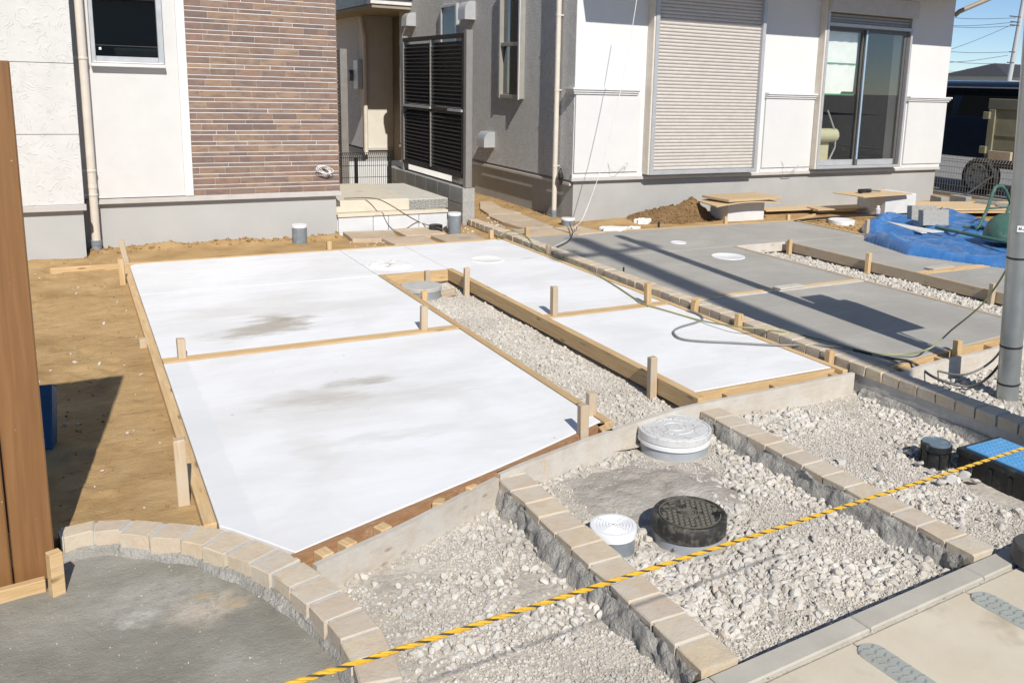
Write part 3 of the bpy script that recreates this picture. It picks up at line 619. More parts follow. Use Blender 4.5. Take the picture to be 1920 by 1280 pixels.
beam('board', (6.006, 3.66), (6.006, 7.05), .036, -.10, .004, PINEW, fg); beam('board', (6.722, 3.8), (6.722, 7.05), .036, -.085, .012, PINEW, fg); beam('board', (6.03, 7.05), (6.70, 7.05), .03, -.09, .006, BOARDG, fg)
curved('board', [(4.165, 3.462), (4.57, 3.527), (5.0, 3.567), (5.56, 3.622), (6.0, 3.68)], .03, -.1, -.002, PINE, fg); curved('board', [(4.14, 3.36), (4.60, 3.435), (5.1, 3.46), (5.7, 3.52), (6.4, 3.62)], .028, -.14, -.004, BOARDG, fg)
for x, y in ((4.32, 3.44), (4.72, 3.50), (5.28, 3.54)):
    MB().box(-.045, .045, -.03, .03, -.1, -.01, .003).build('spacer_block', PINE, fg, M=Matrix.Translation((x, y, 0)) @ Matrix.Rotation(1.5, 4, 'Z'))
for x, y, a, b, mt in ((4.235, 8.36, -.1, .095, PINE), (6.66, 6.93, -.15, .055, PINE), (6.67, 5.86, -.15, .10, PINE), (6.67, 4.53, -.15, .08, PINEW), (7.995, 7.09, -.1, .18, PINEW), (8.0, 6.02, -.1, .05, PINE), (4.885, 3.505, -.1, .08, PINE), (6.90, 8.30, -.1, .09, PINE), (7.90, 8.28, -.1, .075, PINE)): stake(x, y, a, b, mt, fg)
beamo = MB().box(-.14, .14, -.045, .045, .0, .014, .002).build('scrap_board', BOARDG, fg, M=Matrix.Translation((5.15, 5.33, .008)) @ Matrix.Rotation(.05, 4, 'Z'))
MB().box(-.16, .16, -.05, .05, .0, .014, .002).build('scrap_board', BOARDG, fg, M=Matrix.Translation((7.12, 5.40, .008)) @ Matrix.Rotation(.06, 4, 'Z'))

# ------------------------------------------------------------------ sett edgings
JMORT = rough_mat('joint_mortar', (.44, .42, .38), (.55, .53, .49), 14, .92, 90, .004, .6, rv=0)
def sett(q, z0, z1, parent, tilt=0.):
    zj = random.uniform(-.002, .002); m = MB().prism(q, z0, z1 + zj, .004)
    m.v = [(x + random.uniform(-.003, .003), y + random.uniform(-.003, .003), z + random.uniform(-.0015, .0015)) for x, y, z in m.v]; m.build('sett', BRICK, parent)
def haunch(path, outn, w0, w1, ztop, zbot, parent, seed, n=160, rough=.02, mat=None):
    """rough mortar fillet along a path; outn gives the outward normal per point"""
    P = spline([(*p, 0) for p in path], max(12, 240 // len(path))); L = len(P); m = MB(); K = 10
    for i, p in enumerate(P):
        t = (P[min(i + 1, L - 1)] - P[max(i - 1, 0)]).normalized(); nn = Vector((t.y, -t.x, 0)) * outn
        s = i / L * 17
        for k in range(K):
            u = k / (K - 1); wq = w0 + (w1 - w0) * (.5 + fbm(np.array([s * .6]), np.array([seed * 1.]), 3, seed)[0] * 1.3)
            z = ztop + (zbot - ztop) * (u ** 1.5) + rough * (fbm(np.array([s * 1.7]), np.array([u * 3. + seed]), 3, seed + 2)[0]) * (1 if 0 < k else .3)
            d = wq * u + rough * fbm(np.array([s * 2.3]), np.array([u * 4. + 9]), 3, seed + 6)[0]
            q = p + nn * d; m.v.append((q.x, q.y, z))
    for i in range(L - 1):
        for k in range(K - 1): m.f.append((i * K + k, i * K + k + 1, i * K + K + k + 1, i * K + K + k))
    return m.build('mortar_haunch', mat or MORT, parent, True, ang=60)
def row(label, x0, x1, ys, ye, pitch, z1, skew=0., hs=-1, body=True, zb=-.13):
    t = empty('sett_edging', ((x0 + x1) / 2, ys, z1), label, 'edging', 'straight rows of sandstone setts'); n = int(round((ye - ys) / pitch)); p = (ye - ys) / n
    for i in range(n):
        a = ys + i * p + .005; b = ys + (i + 1) * p - .005; w = .003
        sett([(x0 + random.uniform(-w, w), a), (x1 + random.uniform(-w, w), a), (x1 + random.uniform(-w, w), b), (x0 + random.uniform(-w, w), b)], z1 - .06, z1, t)
    MB().box(x0 + .010, x1 - .010, ys + .01, ye - .01, zb - .05, z1 - .0042).build('mortar_bed', JMORT, t) if True else MB().build('mortar_bed', MORT, t)
    return t
t = row('sandstone sett row in sun nearest the camera, left of the black manhole cover', 1.488, 1.622, 1.765, 3.29, .1225, -.028)
haunch([(1.492, 3.16), (1.492, 2.5), (1.492, 1.78)], 1, .012, .085, -.048, -.155, t, 3, rough=.045)
MB().box(1.491, 1.62, 3.285, 3.30, -.15, -.03).build('mortar_end', MORT, t)
t = row('sandstone sett row in sun running from the large white cover to the kerb', 2.785, 2.915, 1.83, 3.455, .1225, -.036)
haunch([(2.79, 3.44), (2.79, 2.6), (2.79, 1.86)], 1, .012, .085, -.055, -.155, t, 13, rough=.045)
DARKB = BRICK
t = row('long sett row dividing the white slab from the grey slab, its near end in shade', 3.99, 4.112, 1.5, 9.42, .1225, .040)
haunch([(3.992, 3.45), (3.992, 2.5), (3.992, 1.5)], 1, .03, .06, -.09, -.15, t, 17, rough=.03)
MB().box(3.942, 3.988, 3.55, 9.4, -.12, -.045).build('mortar_fill', MORT, t)
arc = empty('sett_edging', (.4, 3.0, -.02), 'curved row of sandstone setts around the dark mortar floor', 'edging')
AO = spline([(*p, 0) for p in ARC_O], 12); cum = [0]
for a, b in zip(AO[:-1], AO[1:]): cum.append(cum[-1] + (b - a).length)
def arc_at(s):
    for i in range(len(cum) - 1):
        if cum[i + 1] >= s:
            f = (s - cum[i]) / (cum[i + 1] - cum[i]); p = AO[i].lerp(AO[i + 1], f); a0 = AO[max(i - 3, 0)]; a1 = AO[min(i + 4, len(AO) - 1)]; tt = (a1 - a0).normalized(); return p, Vector((tt.y, -tt.x, 0))
    return AO[-1], Vector((-1, 0, 0))
TOT = cum[-1]; NB = 17; wdep = .122; inner = []
for i in range(NB):
    s0 = TOT * i / NB + .008; s1 = TOT * (i + 1) / NB - .008; (p0, n0), (p1, n1) = arc_at(s0), arc_at(s1); dw = random.uniform(-.006, .006)
    wdi = wdep if i > 4 else .075 + .012 * i
    q = [p0.xy, p1.xy, (p1 + n1 * (wdi + dw)).xy, (p0 + n0 * (wdi + dw)).xy]; q = q[::-1]; sett(q, -.085, -.002 - .0006 * i, arc)
m = MB(); K = 60; out_, in_ = [], []
for i in range(K + 1):
    p, n = arc_at(TOT * i / K); wdi = (.075 + .009 * (i / K * NB)) if i / K * NB < 5 else wdep; out_.append(p + n * .008); in_.append(p + n * (wdi - .008)); inner.append((p + n * (wdi - .004)).xy)
for i in range(K):
    a, b, c_, d = out_[i], out_[i + 1], in_[i + 1], in_[i]; z = -.0055 - .0006 * i / K * NB; v = [(q.x, q.y, zz) for zz in (-.2, z) for q in (a, b, c_, d)]; m.add(v, [(0, 1, 2, 3), (7, 6, 5, 4), (0, 4, 5, 1), (2, 6, 7, 3)])
m.build('mortar_bed', JMORT, arc)
haunch([tuple(p) for p in inner[::4]], 1, .02, .05, -.055, -.10, arc, 29, rough=.022)
# dark mortar floor inside the curve
def mfz(X, Y): return -.088 + .014 * fbm(X * 3, Y * 3, 4, 51) + .007 * fbm(X * 18, Y * 18, 3, 55)
polyf = [tuple(arc_at(TOT * i / 40)[0].xy + arc_at(TOT * i / 40)[1].xy * .05) for i in range(41)] + [(.4, 1.0), (-1.6, 1.0), (-1.6, 3.40)]
me = grid('mortar_floor', np.arange(-1.6, .75, .02), np.arange(1.0, 3.42, .02), lambda X, Y: np.where(inpoly(X.ravel(), Y.ravel(), polyf).reshape(X.shape), mfz(X, Y), -.25))
tag(link('mortar_floor', me, MFLOOR), kind='structure')
P_, r_ = scatter(polyf, 170, .0012, .0042, mfz, None, [], .3); V_, F_ = stones(P_, r_, VA1, I1[1]); tag(link('floor_grit', nmesh('floor_grit', V_, F_), STONE), 'fine pale grit scattered on the dark mortar floor', kind='stuff')

# ------------------------------------------------------------------ left house
LH = empty('house', (1, 10, 0), 'pale house on the left with brown tile cladding and a white plaster corner', 'house')
for a, b in ((-.2, .0),): pass
for z0, z1_ in ((.455, 1.063), (1.067, 1.665), (1.669, 2.268), (2.272, 3.0), (3.004, 5.6)): MB().box(-4, .091, 8.83, 9.6, z0, z1_, .003).build('plaster_panel', PLAST, LH)
MB().box(.091, .955, 9.22, 9.6, .452, 1.652).build('wall', WWALL, LH); MB().box(.836, .955, 9.22, 9.6, 1.652, 3.0).build('wall', WWALL, LH); MB().box(.091, .238, 9.22, 9.6, 1.652, 3.0).build('wall', WWALL, LH); MB().box(.091, 2.45, 9.22, 9.6, 3.0, 5.6).build('wall', WWALL, LH)
MB().box(1.03, 2.449, 9.2095, 9.6, .445, 3.0).build('mortar_backing', plain("tile_mortar", (.66, .62, .60), .9, bs=80), LH)
MB().box(2.44, 2.452, 9.24, 17, .45, 5.6).build('side_wall', WWALL, LH); MB().box(-4, 2.44, 9.6, 9.7, -.1, 5.6).build('inner_wall', DARKROOM, LH) if False else None
MB().box(.955, 1.032, 9.192, 9.5, .45, 3.0, .002).build('corner_trim', WHITEC, LH)
MB().box(-4, .078, 8.86, 9.6, -.4, .40).build('foundation', FOUND, LH); MB().box(.078, 2.425, 9.25, 17, -.4, .395).build('foundation', FOUND, LH)
MB().box(-4, .105, 8.802, 8.86, .402, .454, .003).build('drip_flashing', DRIP, LH); MB().box(.108, 2.47, 9.192, 9.25, .398, .444, .003).build('drip_flashing', DRIP, LH)
big = {}; z = .452; k = 0
random.seed(21)
while z < 2.95:
    h = .0565 if k % 2 == 0 else .0305; ln = .233 if k % 2 == 0 else None; x = 1.034; first = True
    while x < 2.452:
        L = (ln if not first else random.choice((.06, .10, .15, .2))) if ln else random.uniform(.16, .34); L = min(L, 2.456 - x)
        if 2.456 - (x + L) < .05: L = 2.456 - x
        key = (round(L, 2), h)
        if key not in big: big[key] = MB().box(-L / 2, L / 2, -.009, .012, 0, h, .0012).mesh('tile')
        link('tile', big[key], TILE, LH, Matrix.Translation((x + L / 2, 9.214 + random.uniform(-.001, .001), z)))
        x += L + .0022; first = False
    z += h + .009; k += 1
    if z > 2.42: break
m = MB()
while z < 3.0:
    h = .055 if k % 2 == 0 else .030; x = 1.034
    while x < 2.4: L = min(.233, 2.456 - x); m.box(x, x + L, 9.205, 9.226, z, z + h); x += L + .003
    z += h + .010; k += 1
tag(m.build('upper_tiles', TILE, LH), kind='stuff')
wf = MB().box(.24, .275, 9.165, 9.25, 1.68, 2.99, .003).box(.79, .838, 9.165, 9.25, 1.68, 2.99, .003).box(.275, .79, 9.19, 9.25, 1.70, 1.745, .003).build('window', ALU, LH)
MB().box(.232, .845, 9.145, 9.25, 1.652, 1.682, .004).box(.25, .83, 9.15, 9.2, 1.685, 1.699, .002).build('sill', WHITEC, wf); MB().box(.275, .79, 9.215, 9.221, 1.745, 2.99).build('pane', GLASSD, wf)
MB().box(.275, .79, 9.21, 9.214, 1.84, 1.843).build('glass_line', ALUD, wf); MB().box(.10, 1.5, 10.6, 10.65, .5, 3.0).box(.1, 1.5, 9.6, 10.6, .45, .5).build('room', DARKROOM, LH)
MB().box(.305, .325, 9.2125, 9.2145, 1.80, 1.822).build('sticker', WHITEP, wf)
dp = MB().tube([(.167, 9.135, .07), (.167, 9.135, 5.5)], .0375, 20).build('downpipe', BEIGE, LH, True)
for zz in (.50, .72, 1.72): MB().lathe([(.041, zz - .012), (.043, zz - .008), (.043, zz + .008), (.041, zz + .012)], (.167, 9.135), 20, False, False).box(.095, .167, 9.128, 9.15, zz - .006, zz + .006).build('pipe_bracket', BEIGE, dp, True)
MB().lathe([(.041, .56), (.041, .60)], (.167, 9.135), 20, False, False).build('pipe_socket', BEIGE, dp, True)
MB().lathe([(.042, -.06), (.042, .025), (.046, .03), (.046, .075), (.04, .078)], (.167, 9.135), 20).build('drain_socket', GREYPVC, dp, True)
# coil of cable on the tile corner
c0 = gy(607, 318, 9.17)
t = empty('cable_coil', c0, 'small white cable coil hanging from the brown tile corner', 'cable'); pts = []
for k in range(90):
    a = k / 90 * 2 * math.pi * 4.2; r = .055 + .012 * math.sin(k * .7); pts.append((c0.x + r * 1.15 * math.cos(a) + .02 * math.sin(k * .21), 9.185 - .02 - .03 * abs(math.sin(k * .13)), c0.z + .028 * math.sin(a) - .02 * math.cos(a + .4)))
MB().tube(pts, .0035, 6).build('cable', WHITEP, t, True)

# ------------------------------------------------------------------ right house
RH = empty('house', (8, 11, 0), 'white house on the right with a grey stucco side, shutter and sliding glass door', 'house')
XW, YF, XE = 5.289, 9.255, 11.90
MB().box(XW, 6.45, YF, YF + .15, .50, 5.8).box(8.0, 9.23, YF, YF + .15, .5, 5.8).box(10.80, XE, YF, YF + .15, .5, 5.8).box(6.45, 8.0, YF, YF + .15, 2.75, 5.8).box(9.23, 10.80, YF, YF + .15, 2.6, 5.8).box(6.45, 8.0, YF, YF + .15, .5, .56).box(9.23, 10.80, YF, YF + .15, .5, .56).build('front_wall', WFAC, RH)
W1 = (10.60, 11.30, 1.40, 2.90)
MB().box(XW - .004, XW + .15, YF + .004, W1[0], .47, 5.8).box(XW - .004, XW + .15, W1[1], 15.6, .47, 5.8).box(XW - .004, XW + .15, W1[0], W1[1], .47, W1[2]).box(XW - .004, XW + .15, W1[0], W1[1], W1[3], 5.8).build('side_wall', STUC, RH)
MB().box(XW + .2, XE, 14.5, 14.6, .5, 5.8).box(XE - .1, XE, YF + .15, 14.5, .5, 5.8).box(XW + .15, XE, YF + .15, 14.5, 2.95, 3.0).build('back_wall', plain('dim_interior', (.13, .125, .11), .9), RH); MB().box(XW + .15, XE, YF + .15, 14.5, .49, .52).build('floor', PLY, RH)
MB().box(XW + .03, XE - .02, YF + .03, 15.6, -.4, .47).build('foundation', FOUNDR, RH)
MB().box(XW - .025, XE + .012, YF - .028, YF + .01, .462, .50, .003).box(XW - .034, XW - .004, YF + .02, 15.6, .405, .44, .003).build('drip_flashing', DRIP, RH)
for a, b in ((XW - .012, 6.30), (8.235, 9.17), (11.04, XE + .006)): MB().box(a, b, YF - .012, YF + .02, .501, .552, .002).build('base_trim', WHITEC, RH)
for a, b in ((XW + .004, 6.215), (8.245, 9.13), (11.05, XE + .012)): MB().box(a, b, YF - .028, YF + .02, .562, 1.503, .002).build('lower_panel', WPAN, RH)
for a, b, e in ((XW, 6.185, 1), (8.235, 9.165, 0), (11.02, XE, 2)):
    x0 = a - (.10 if e == 1 else 0)
    for kk, (zz, pr) in enumerate(((1.503, .034), (1.528, .05), (1.553, .066))):
        x0 = a - (pr + .0 if e == 1 else 0); x1 = b + (pr if e == 2 else -.012 * (2 - kk)); MB().box(x0, x1, YF - pr - .012, YF + .02, zz, zz + .0245, .002).build('moulding', WHITEC, RH)
        if e == 1: MB().box(XW - pr, XW + .01, YF + .02, YF + .14, zz, zz + .0245, .002).build('moulding', WHITEC, RH)
# upper storey overhang that shades the facade
MB().box(5.30, 11.9, YF - .84, YF, 3.09, 5.8).build('upper_storey', WFAC, RH); MB().box(5.27, 11.92, YF - .87, YF, 3.06, 3.095).build('soffit_trim', DRIP, RH)
# shutter
sh = MB().box(6.315, 6.368, YF - .15, YF, .525, 2.92, .004).box(8.005, 8.055, YF - .15, YF, .525, 2.92, .004).box(6.368, 8.005, YF - .15, YF, .525, .575, .004).build('shutter', ALU, RH)
MB().box(6.290, 6.3145, YF - .135, YF, .53, 2.92, .002).build('housing_side', BEIGE, sh)
me = MB(); prof = [(0, 0), (-.010, .006), (-.013, .020), (-.010, .034), (0, .040)]
for x in (6.366, 8.007):
    for (dy, dz) in prof: me.v.append((x, dy, dz))
me.f = [(k, k + 1, 6 + k, 5 + k) for k in range(4)]; me = me.mesh('slat', True, 60); z = .578
while z < 2.9: link('slat', me, SHUT, sh, Matrix.Translation((0, YF - .085, z))); z += .0425
MB().box(6.366, 8.007, YF - .085, YF - .07, .575, 2.92).build('slat_backing', plain("shutter_gap", (.22, .20, .18), .6), sh)
# sliding door
sd = MB().box(9.165, 9.205, YF - .13, YF, .535, 2.92, .004).box(10.835, 10.875, YF - .13, YF, .535, 2.92, .004).box(9.205, 10.835, YF - .13, YF, .535, .572, .003).box(9.205, 10.835, YF - .13, YF, 2.50, 2.545, .003).build('sliding_door', ALU, RH)
MB().box(9.135, 9.1645, YF - .12, YF, .535, 2.92, .002).build('housing_side', BEIGE, sd)
MB().box(10.79, 10.834, YF - .10, YF, .572, 2.5, .003).box(9.206, 9.225, YF - .10, YF, .572, 2.5).box(9.206, 10.834, YF - .09, YF, 2.475, 2.499).build('inner_frame', ALUD, sd)
def sash(x0, x1, y, nm):
    s_ = MB().box(x0, x0 + .045, y, y + .03, .575, 2.475, .003).box(x1 - .045, x1, y, y + .03, .575, 2.475, .003).box(x0 + .045, x1 - .045, y, y + .03, 2.44, 2.475, .002).build('sash', ALUD, sd)
    MB().box(x0 + .045, x1 - .045, y - .002, y + .032, .575, .655, .003).build('bottom_rail', ALU, s_); MB().box(x0 + .045, x1 - .045, y + .012, y + .017, .655, 2.44).build('pane', GLASS, s_); return s_
s1 = sash(9.215, 9.985, YF - .055, 'l'); s2 = sash(9.955, 10.785, YF - .095, 'r')
MB().box(9.958, 9.985, YF - .1, YF - .0955, .66, 2.47).build('protective_strip', plain("pale_blue_film", (.30, .42, .55), .4), s2)
z = 2.55; k = 0
while z < 2.9: link('slat', me.copy() if k == 0 else me2, SHUT, sd, Matrix.Translation((9.206 - 6.366, YF - .06, z)) @ Matrix.Diagonal((1, 1, 1, 1))) if False else None; z += .0425
me2 = MB()
for x in (9.207, 10.833):
    for (dy, dz) in prof: me2.v.append((x, dy, dz))
me2.f = [(k, k + 1, 6 + k, 5 + k) for k in range(4)]; me2 = me2.mesh('slat', True, 60); z = 2.548
while z < 2.66: link('slat', me2, plain("shutter_slat_grey", (.36, .355, .34), .5, .2) if z < 2.549 else me2.materials[0], sd, Matrix.Translation((0, YF - .075, z))); z += .0425
MB().box(9.16, 10.88, YF - .20, YF, 2.68, 2.92, .006).build('shutter_box', DRIP, sd)
# inside the glass: paper blind and cream roll
bl = MB(); n = 12
for i in range(n + 1):
    for j in range(9): bl.v.append((9.262 + .665 * i / n, YF + .035 + .006 * math.sin(i * 1.7 + j * .6), 1.57 + .87 * j / 8 + (.05 if j == 0 and i > 7 else 0)))
for i in range(n):
    for j in range(8): bl.f.append((i * 9 + j, i * 9 + j + 1, i * 9 + 10 + j, i * 9 + 9 + j))
GT = plain('green_tape', (.08, .28, .16), .5)
bt = bl.build('paper_blind', plain("white_sheet", (.80, .81, .79), .8), None, True); tag(bt, 'white sheet taped behind the left pane of the sliding door', 'blind')
MB().box(9.262, 9.927, YF + .020, YF + .024, 2.0, 2.015).build('green_tape', GT, bt); MB().box(9.262, 9.927, YF + .020, YF + .024, 1.565, 1.585).build('green_tape', GT, bt)
ch = empty('cream_roll', (9.6, 9.9, .52), 'cream wrapped bundle standing inside the sliding door', 'bundle'); CRM = plain("cream_wrap", (.62, .58, .38), .5)
MB().box(9.3, 9.92, 9.62, 10.0, .56, .92, .05).build('cushion', CRM, ch); MB().tube([(9.28, 9.6, .98), (9.95, 9.6, .98)], .10, 20).build('roll', CRM, ch, True); MB().box(9.34, 9.70, 9.7, 9.8, 1.02, 1.35, .03).build('back', CRM, ch)
MB().tube([(9.72, 9.55, 1.35), (9.93, 9.55, 1.0), (9.93, 9.55, .8), (9.80, 9.55, .56)], .012, 8).build('metal_arm', ALU, ch, True)
# side window, small window, vents
wf = MB().box(XW - .075, XW + .05, W1[0], W1[0] + .045, W1[2], W1[3], .003).box(XW - .06, XW + .05, W1[1] - .045, W1[1], W1[2], W1[3], .003).box(XW - .05, XW + .05, W1[0] + .045, W1[1] - .045, W1[2], W1[2] + .05, .003).box(XW - .045, XW + .05, W1[0] + .045, W1[1] - .045, 2.09, 2.14, .003).build('window', plain("window_frame_taupe", (.34, .32, .29), .45, .2), RH)
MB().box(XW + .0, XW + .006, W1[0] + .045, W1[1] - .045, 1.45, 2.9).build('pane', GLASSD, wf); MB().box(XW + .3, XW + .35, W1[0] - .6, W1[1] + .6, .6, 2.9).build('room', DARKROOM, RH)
MB().box(XW - .085, XW - .0755, W1[0] + .002, W1[0] + .04, W1[2] - .01, W1[3]).build('frame_edge', WHITEC, wf)
wf = MB().box(XW - .05, XW + .0, 12.84, 12.90, 2.2, 2.76, .003).box(XW - .05, XW, 13.46, 13.52, 2.2, 2.76, .003).box(XW - .05, XW, 12.90, 13.46, 2.72, 2.76, .003).build('window', ALU, RH); MB().box(XW - .03, XW - .022, 12.9, 13.46, 2.2, 2.72).build('pane', plain("dark_glass", (.02, .02, .018), .15), wf)
def hood(Y0, Y1, z0, z1):
    m = MB(); D = .17; n = 8; h = z1 - z0; prof = [(0, 0), (D, 0)] + [(D - D * .62 * (1 - math.cos(a)), h * .45 + h * .55 * math.sin(a)) for a in [k / n * math.pi / 2 for k in range(n + 1)]] + [(0, h)]
    K = len(prof)
    for y in (Y0, Y1):
        for d, zz in prof: m.v.append((XW - d, y, z0 + zz))
    m.f = [tuple(range(K)), tuple(range(K, 2 * K))[::-1]] + [(k, K + k, K + (k + 1) % K, (k + 1) % K) for k in range(K)]; return m.build('vent_hood', ALU, RH, True, ang=30)
hood(11.50, 11.76, .70, .92); hood(12.22, 12.48, 2.49, 2.75); hood(14.75, 15.0, 2.50, 2.72)
pb = gx(1041, 300, 5.225)
dp = MB().tube([(5.225, pb.y, .06), (5.225, pb.y, 5.6)], .031, 16).build('downpipe', BEIGE, RH, True)
for zz in (.62, 1.54, 2.42): MB().lathe([(.035, zz - .014), (.036, zz), (.035, zz + .014)], (5.225, pb.y), 16, False, False).box(5.23, 5.29, pb.y - .008, pb.y + .008, zz - .008, zz + .008).build('pipe_bracket', BEIGE, dp, True)
MB().lathe([(.035, -.08), (.035, .07), (.03, .075)], (5.225, pb.y), 16).build('drain_socket', GREYPVC, dp, True)
m = MB().tube([(5.235, pb.y - .13, .60), (5.225, pb.y - .14, .55), (5.23, pb.y - .145, .50), (5.24, pb.y - .13, .45), (5.245, pb.y - .12, .40)], [.008, .026, .034, .03, .008], 9); m.jit(.007).build('cable_bundle', BLACKP, RH)
# slanted pipe leaving the right corner
MB().tube([gx(1790, 30, 11.95), gx(1797, 22, 11.95) + Vector((.02, 0, 0)), gx(1850, 0, 12.4), gx(1905, -25, 12.9)], .035, 12).build('eave_pipe', plain("eave_pipe_brown", (.30, .25, .19), .5), RH, True)
# wires poking out of the facade
def cable(name, pts, r, mat, label, cat='cable', parent=None, n=6, grp=None):
    o = MB().tube(spline(pts, 8), r, n).build(name, mat, parent, True)
    if parent is None: tag(o, label, cat, grp)
    return o
def fpt(px, py, d=.03): return gy(px, py, YF - d)
LG = plain("pale_grey_cord", (.45, .45, .44), .5)
cable('wall_wire', [fpt(1138, 302, .02), fpt(1145, 318, .06), fpt(1152, 322, .1), fpt(1160, 318, .12), fpt(1176, 305, .1), fpt(1172, 318, .08)], .003, LG, 'loose grey wire poking from the wall panel left of the shutter', 'wire')
cable('wall_wire', [fpt(1463, 299, .02), fpt(1470, 312, .05), fpt(1475, 322, .1), fpt(1490, 318, .12), fpt(1497, 308, .1), fpt(1490, 322, .1), fpt(1472, 322, .09)], .003, LG, 'loose grey wire poking from the wall panel between shutter and glass door', 'wire')

# rear wing in the gap
RW = empty('house_wing', (5.4, 17, 0), 'shaded back wing at the end of the passage between the houses', 'house wing')
WX, WY = 5.06, 17.1
MB().box(WX, 8, WY, WY + .2, .27, 5).build('wall', CREAM, RW); MB().box(WX, WX + .2, WY + .2, 25, .27, 5).build('side_wall', STUC, RW); MB().box(WX + .03, 8, WY + .03, 25, -.4, .225).build('foundation', FOUNDR, RW); MB().box(WX - .02, 8, WY - .02, WY, .228, .268).build('drip_flashing', DRIP, RW)
MB().box(5.64, 5.80, 15.61, WY - .03, .0, 2.9).build('porch_side_wall', plain("brown_porch_wall", (.20, .16, .11), .7), RW)
MB().box(4.60, 5.283, 14.98, 15.62, 2.78, 2.84).box(4.60, 8, 15.62, 25, 2.78, 2.84).build('soffit', plain("soffit_brown", (.30, .26, .20), .7), RW); MB().box(4.57, 5.283, 14.95, 15.2, 2.842, 2.91).build('fascia', WHITEC, RW); MB().box(4.53, 5.282, 14.90, 15.2, 2.945, 3.04).build('fascia', WHITEC, RW); MB().box(4.56, 5.281, 14.93, 15.2, 2.912, 2.943).build('fascia_gap', ALUD, RW)
MB().box(4.57, 4.62, 15.2, 25, 2.842, 3.04).build('side_fascia', ALUD, RW); MB().box(4.62, 5.28, 14.97, 25, 3.042, 5.6).build('upper_wall', WFAC, RW)
pp = gy(683, 150, WY - .06); MB().tube([(WX + .02, WY - .06, .15), (WX + .02, WY - .06, 2.4), (WX - .06, WY - .1, 2.75)], .042, 12).build('downpipe', BEIGE, RW, True)
mbx = empty('wall_lamp', (WX, 19, 1.6), 'dark round hood with small box on the shaded wing wall', 'wall lamp'); p = gx(668, 142, WX)
MB().tube([(WX, p.y, p.z), (WX - .16, p.y, p.z)], .11, 18).build('hood', ALUD, mbx, True); p = gx(676, 140, WX); MB().box(WX - .10, WX, p.y - .15, p.y + .15, p.z - .28, p.z + .28, .01).build('box', ALU, mbx)

# ------------------------------------------------------------------ porch, screen wall, passage
po = empty('porch', (3, 10, 0), kind='structure')
GSTEP = rough_mat("grey_step", (.52, .49, .42), (.60, .57, .49), 6, .9, 80, .003, .6, rv=0)
RSTEP = rough_mat("honeycombed_concrete", (.20, .195, .18), (.46, .45, .41), 45, .95, 60, .02, 1.0, rv=0)
MB().box(2.44, 3.67, 9.30, 10.9, -.4, .172).build('porch_base', WBLOCK, po)
for a, b in ((2.45, 2.825), (2.83, 2.995), (3.0, 3.345), (3.35, 3.68)): MB().box(a, b, 9.27, 9.32, -.2, .150, .003).build('face_block', WBLOCK, po)
MB().box(2.44, 3.69, 9.255, 9.60, .155, .190, .005).build('ledge', PORCH, po)
MB().box(2.45, 3.268, 9.36, 10.9, .191, .320, .006).build('step_slab', PORCH, po); MB().box(3.27, 3.73, 9.37, 10.9, .191, .306, .005).build('step_slab', GSTEP, po)
m = MB(); nx_, nz_ = 40, 10
for j in range(nz_ + 1):
    for i in range(nx_ + 1): m.v.append((3.272 + .456 * i / nx_, 9.3685 - .008 * random.random() * (1 if 0 < j < nz_ else .2), .193 + .108 * j / nz_))
for j in range(nz_):
    for i in range(nx_): q = j * (nx_ + 1) + i; m.f.append((q, q + 1, q + nx_ + 2, q + nx_ + 1))
m.build('rough_face', RSTEP, po)
bw = empty('block_wall', (4.0, 10.6, 0), 'low grey concrete block wall carrying the louvred screen', 'wall')
X0, X1 = 3.95, 4.10
yb = 9.47
while yb < 11.9:
    L = .395; MB().box(X0, X1, yb, yb + L, .205, .395, .004).build('block', BLOCKS if yb > 9.5 else BLOCK, bw); MB().box(X0, X1, yb, yb + L, .01, .199, .004).build('block', BLOCKS if yb > 9.5 else BLOCK, bw); MB().box(X0, X1, yb, yb + L, -.25, .004, .004).build('block', BLOCKS if yb > 9.5 else BLOCK, bw); yb += L + .006
MB().box(X0 + .02, X1 - .02, 9.48, 11.9, -.2, .39).build('mortar', MORT, bw)
MB().box(X0 + .001, X1 - .001, 9.462, 9.4695, -.25, .394).build('rough_end_face', BLOCK, bw)
sc = empty('louvre_screen', (4.0, 10.6, .4), 'dark brown louvred privacy screen on the low block wall', 'screen')
for y in (9.50, 11.70): MB().box(3.985, 4.065, y - .04, y + .04, .396, 2.18, .004).build('post', ALUP, sc)
MB().box(3.99, 4.05, 9.54, 11.66, 2.10, 2.15, .003).build('rail', ALUB, sc); MB().box(3.985, 4.05, 9.54, 11.66, 1.255, 1.295, .003).box(3.99, 4.05, 9.54, 11.66, 1.225, 1.253, .003).build('rail', ALUB, sc); MB().box(3.99, 4.05, 9.54, 11.66, .495, .54, .003).build('rail', ALUB, sc)
MB().box(3.962, 3.9845, 9.56, 9.98, 1.262, 1.29).build('handle_strip', ALU, sc); MB().box(3.962, 3.9845, 10.58, 11.6, 1.262, 1.29).build('handle_strip', ALU, sc)
for y0_, y1_, a_, b_ in ((10.60, 10.62, .54, 1.225), (10.60, 10.62, 1.295, 2.10), (11.615, 11.64, .54, 2.1)): MB().box(3.98, 4.06, y0_, y1_, a_, b_).build('stile', ALUP, sc)
MB().box(3.985, 4.05, 9.55, 9.60, .54, 2.1).build('stile', ALUB, sc)
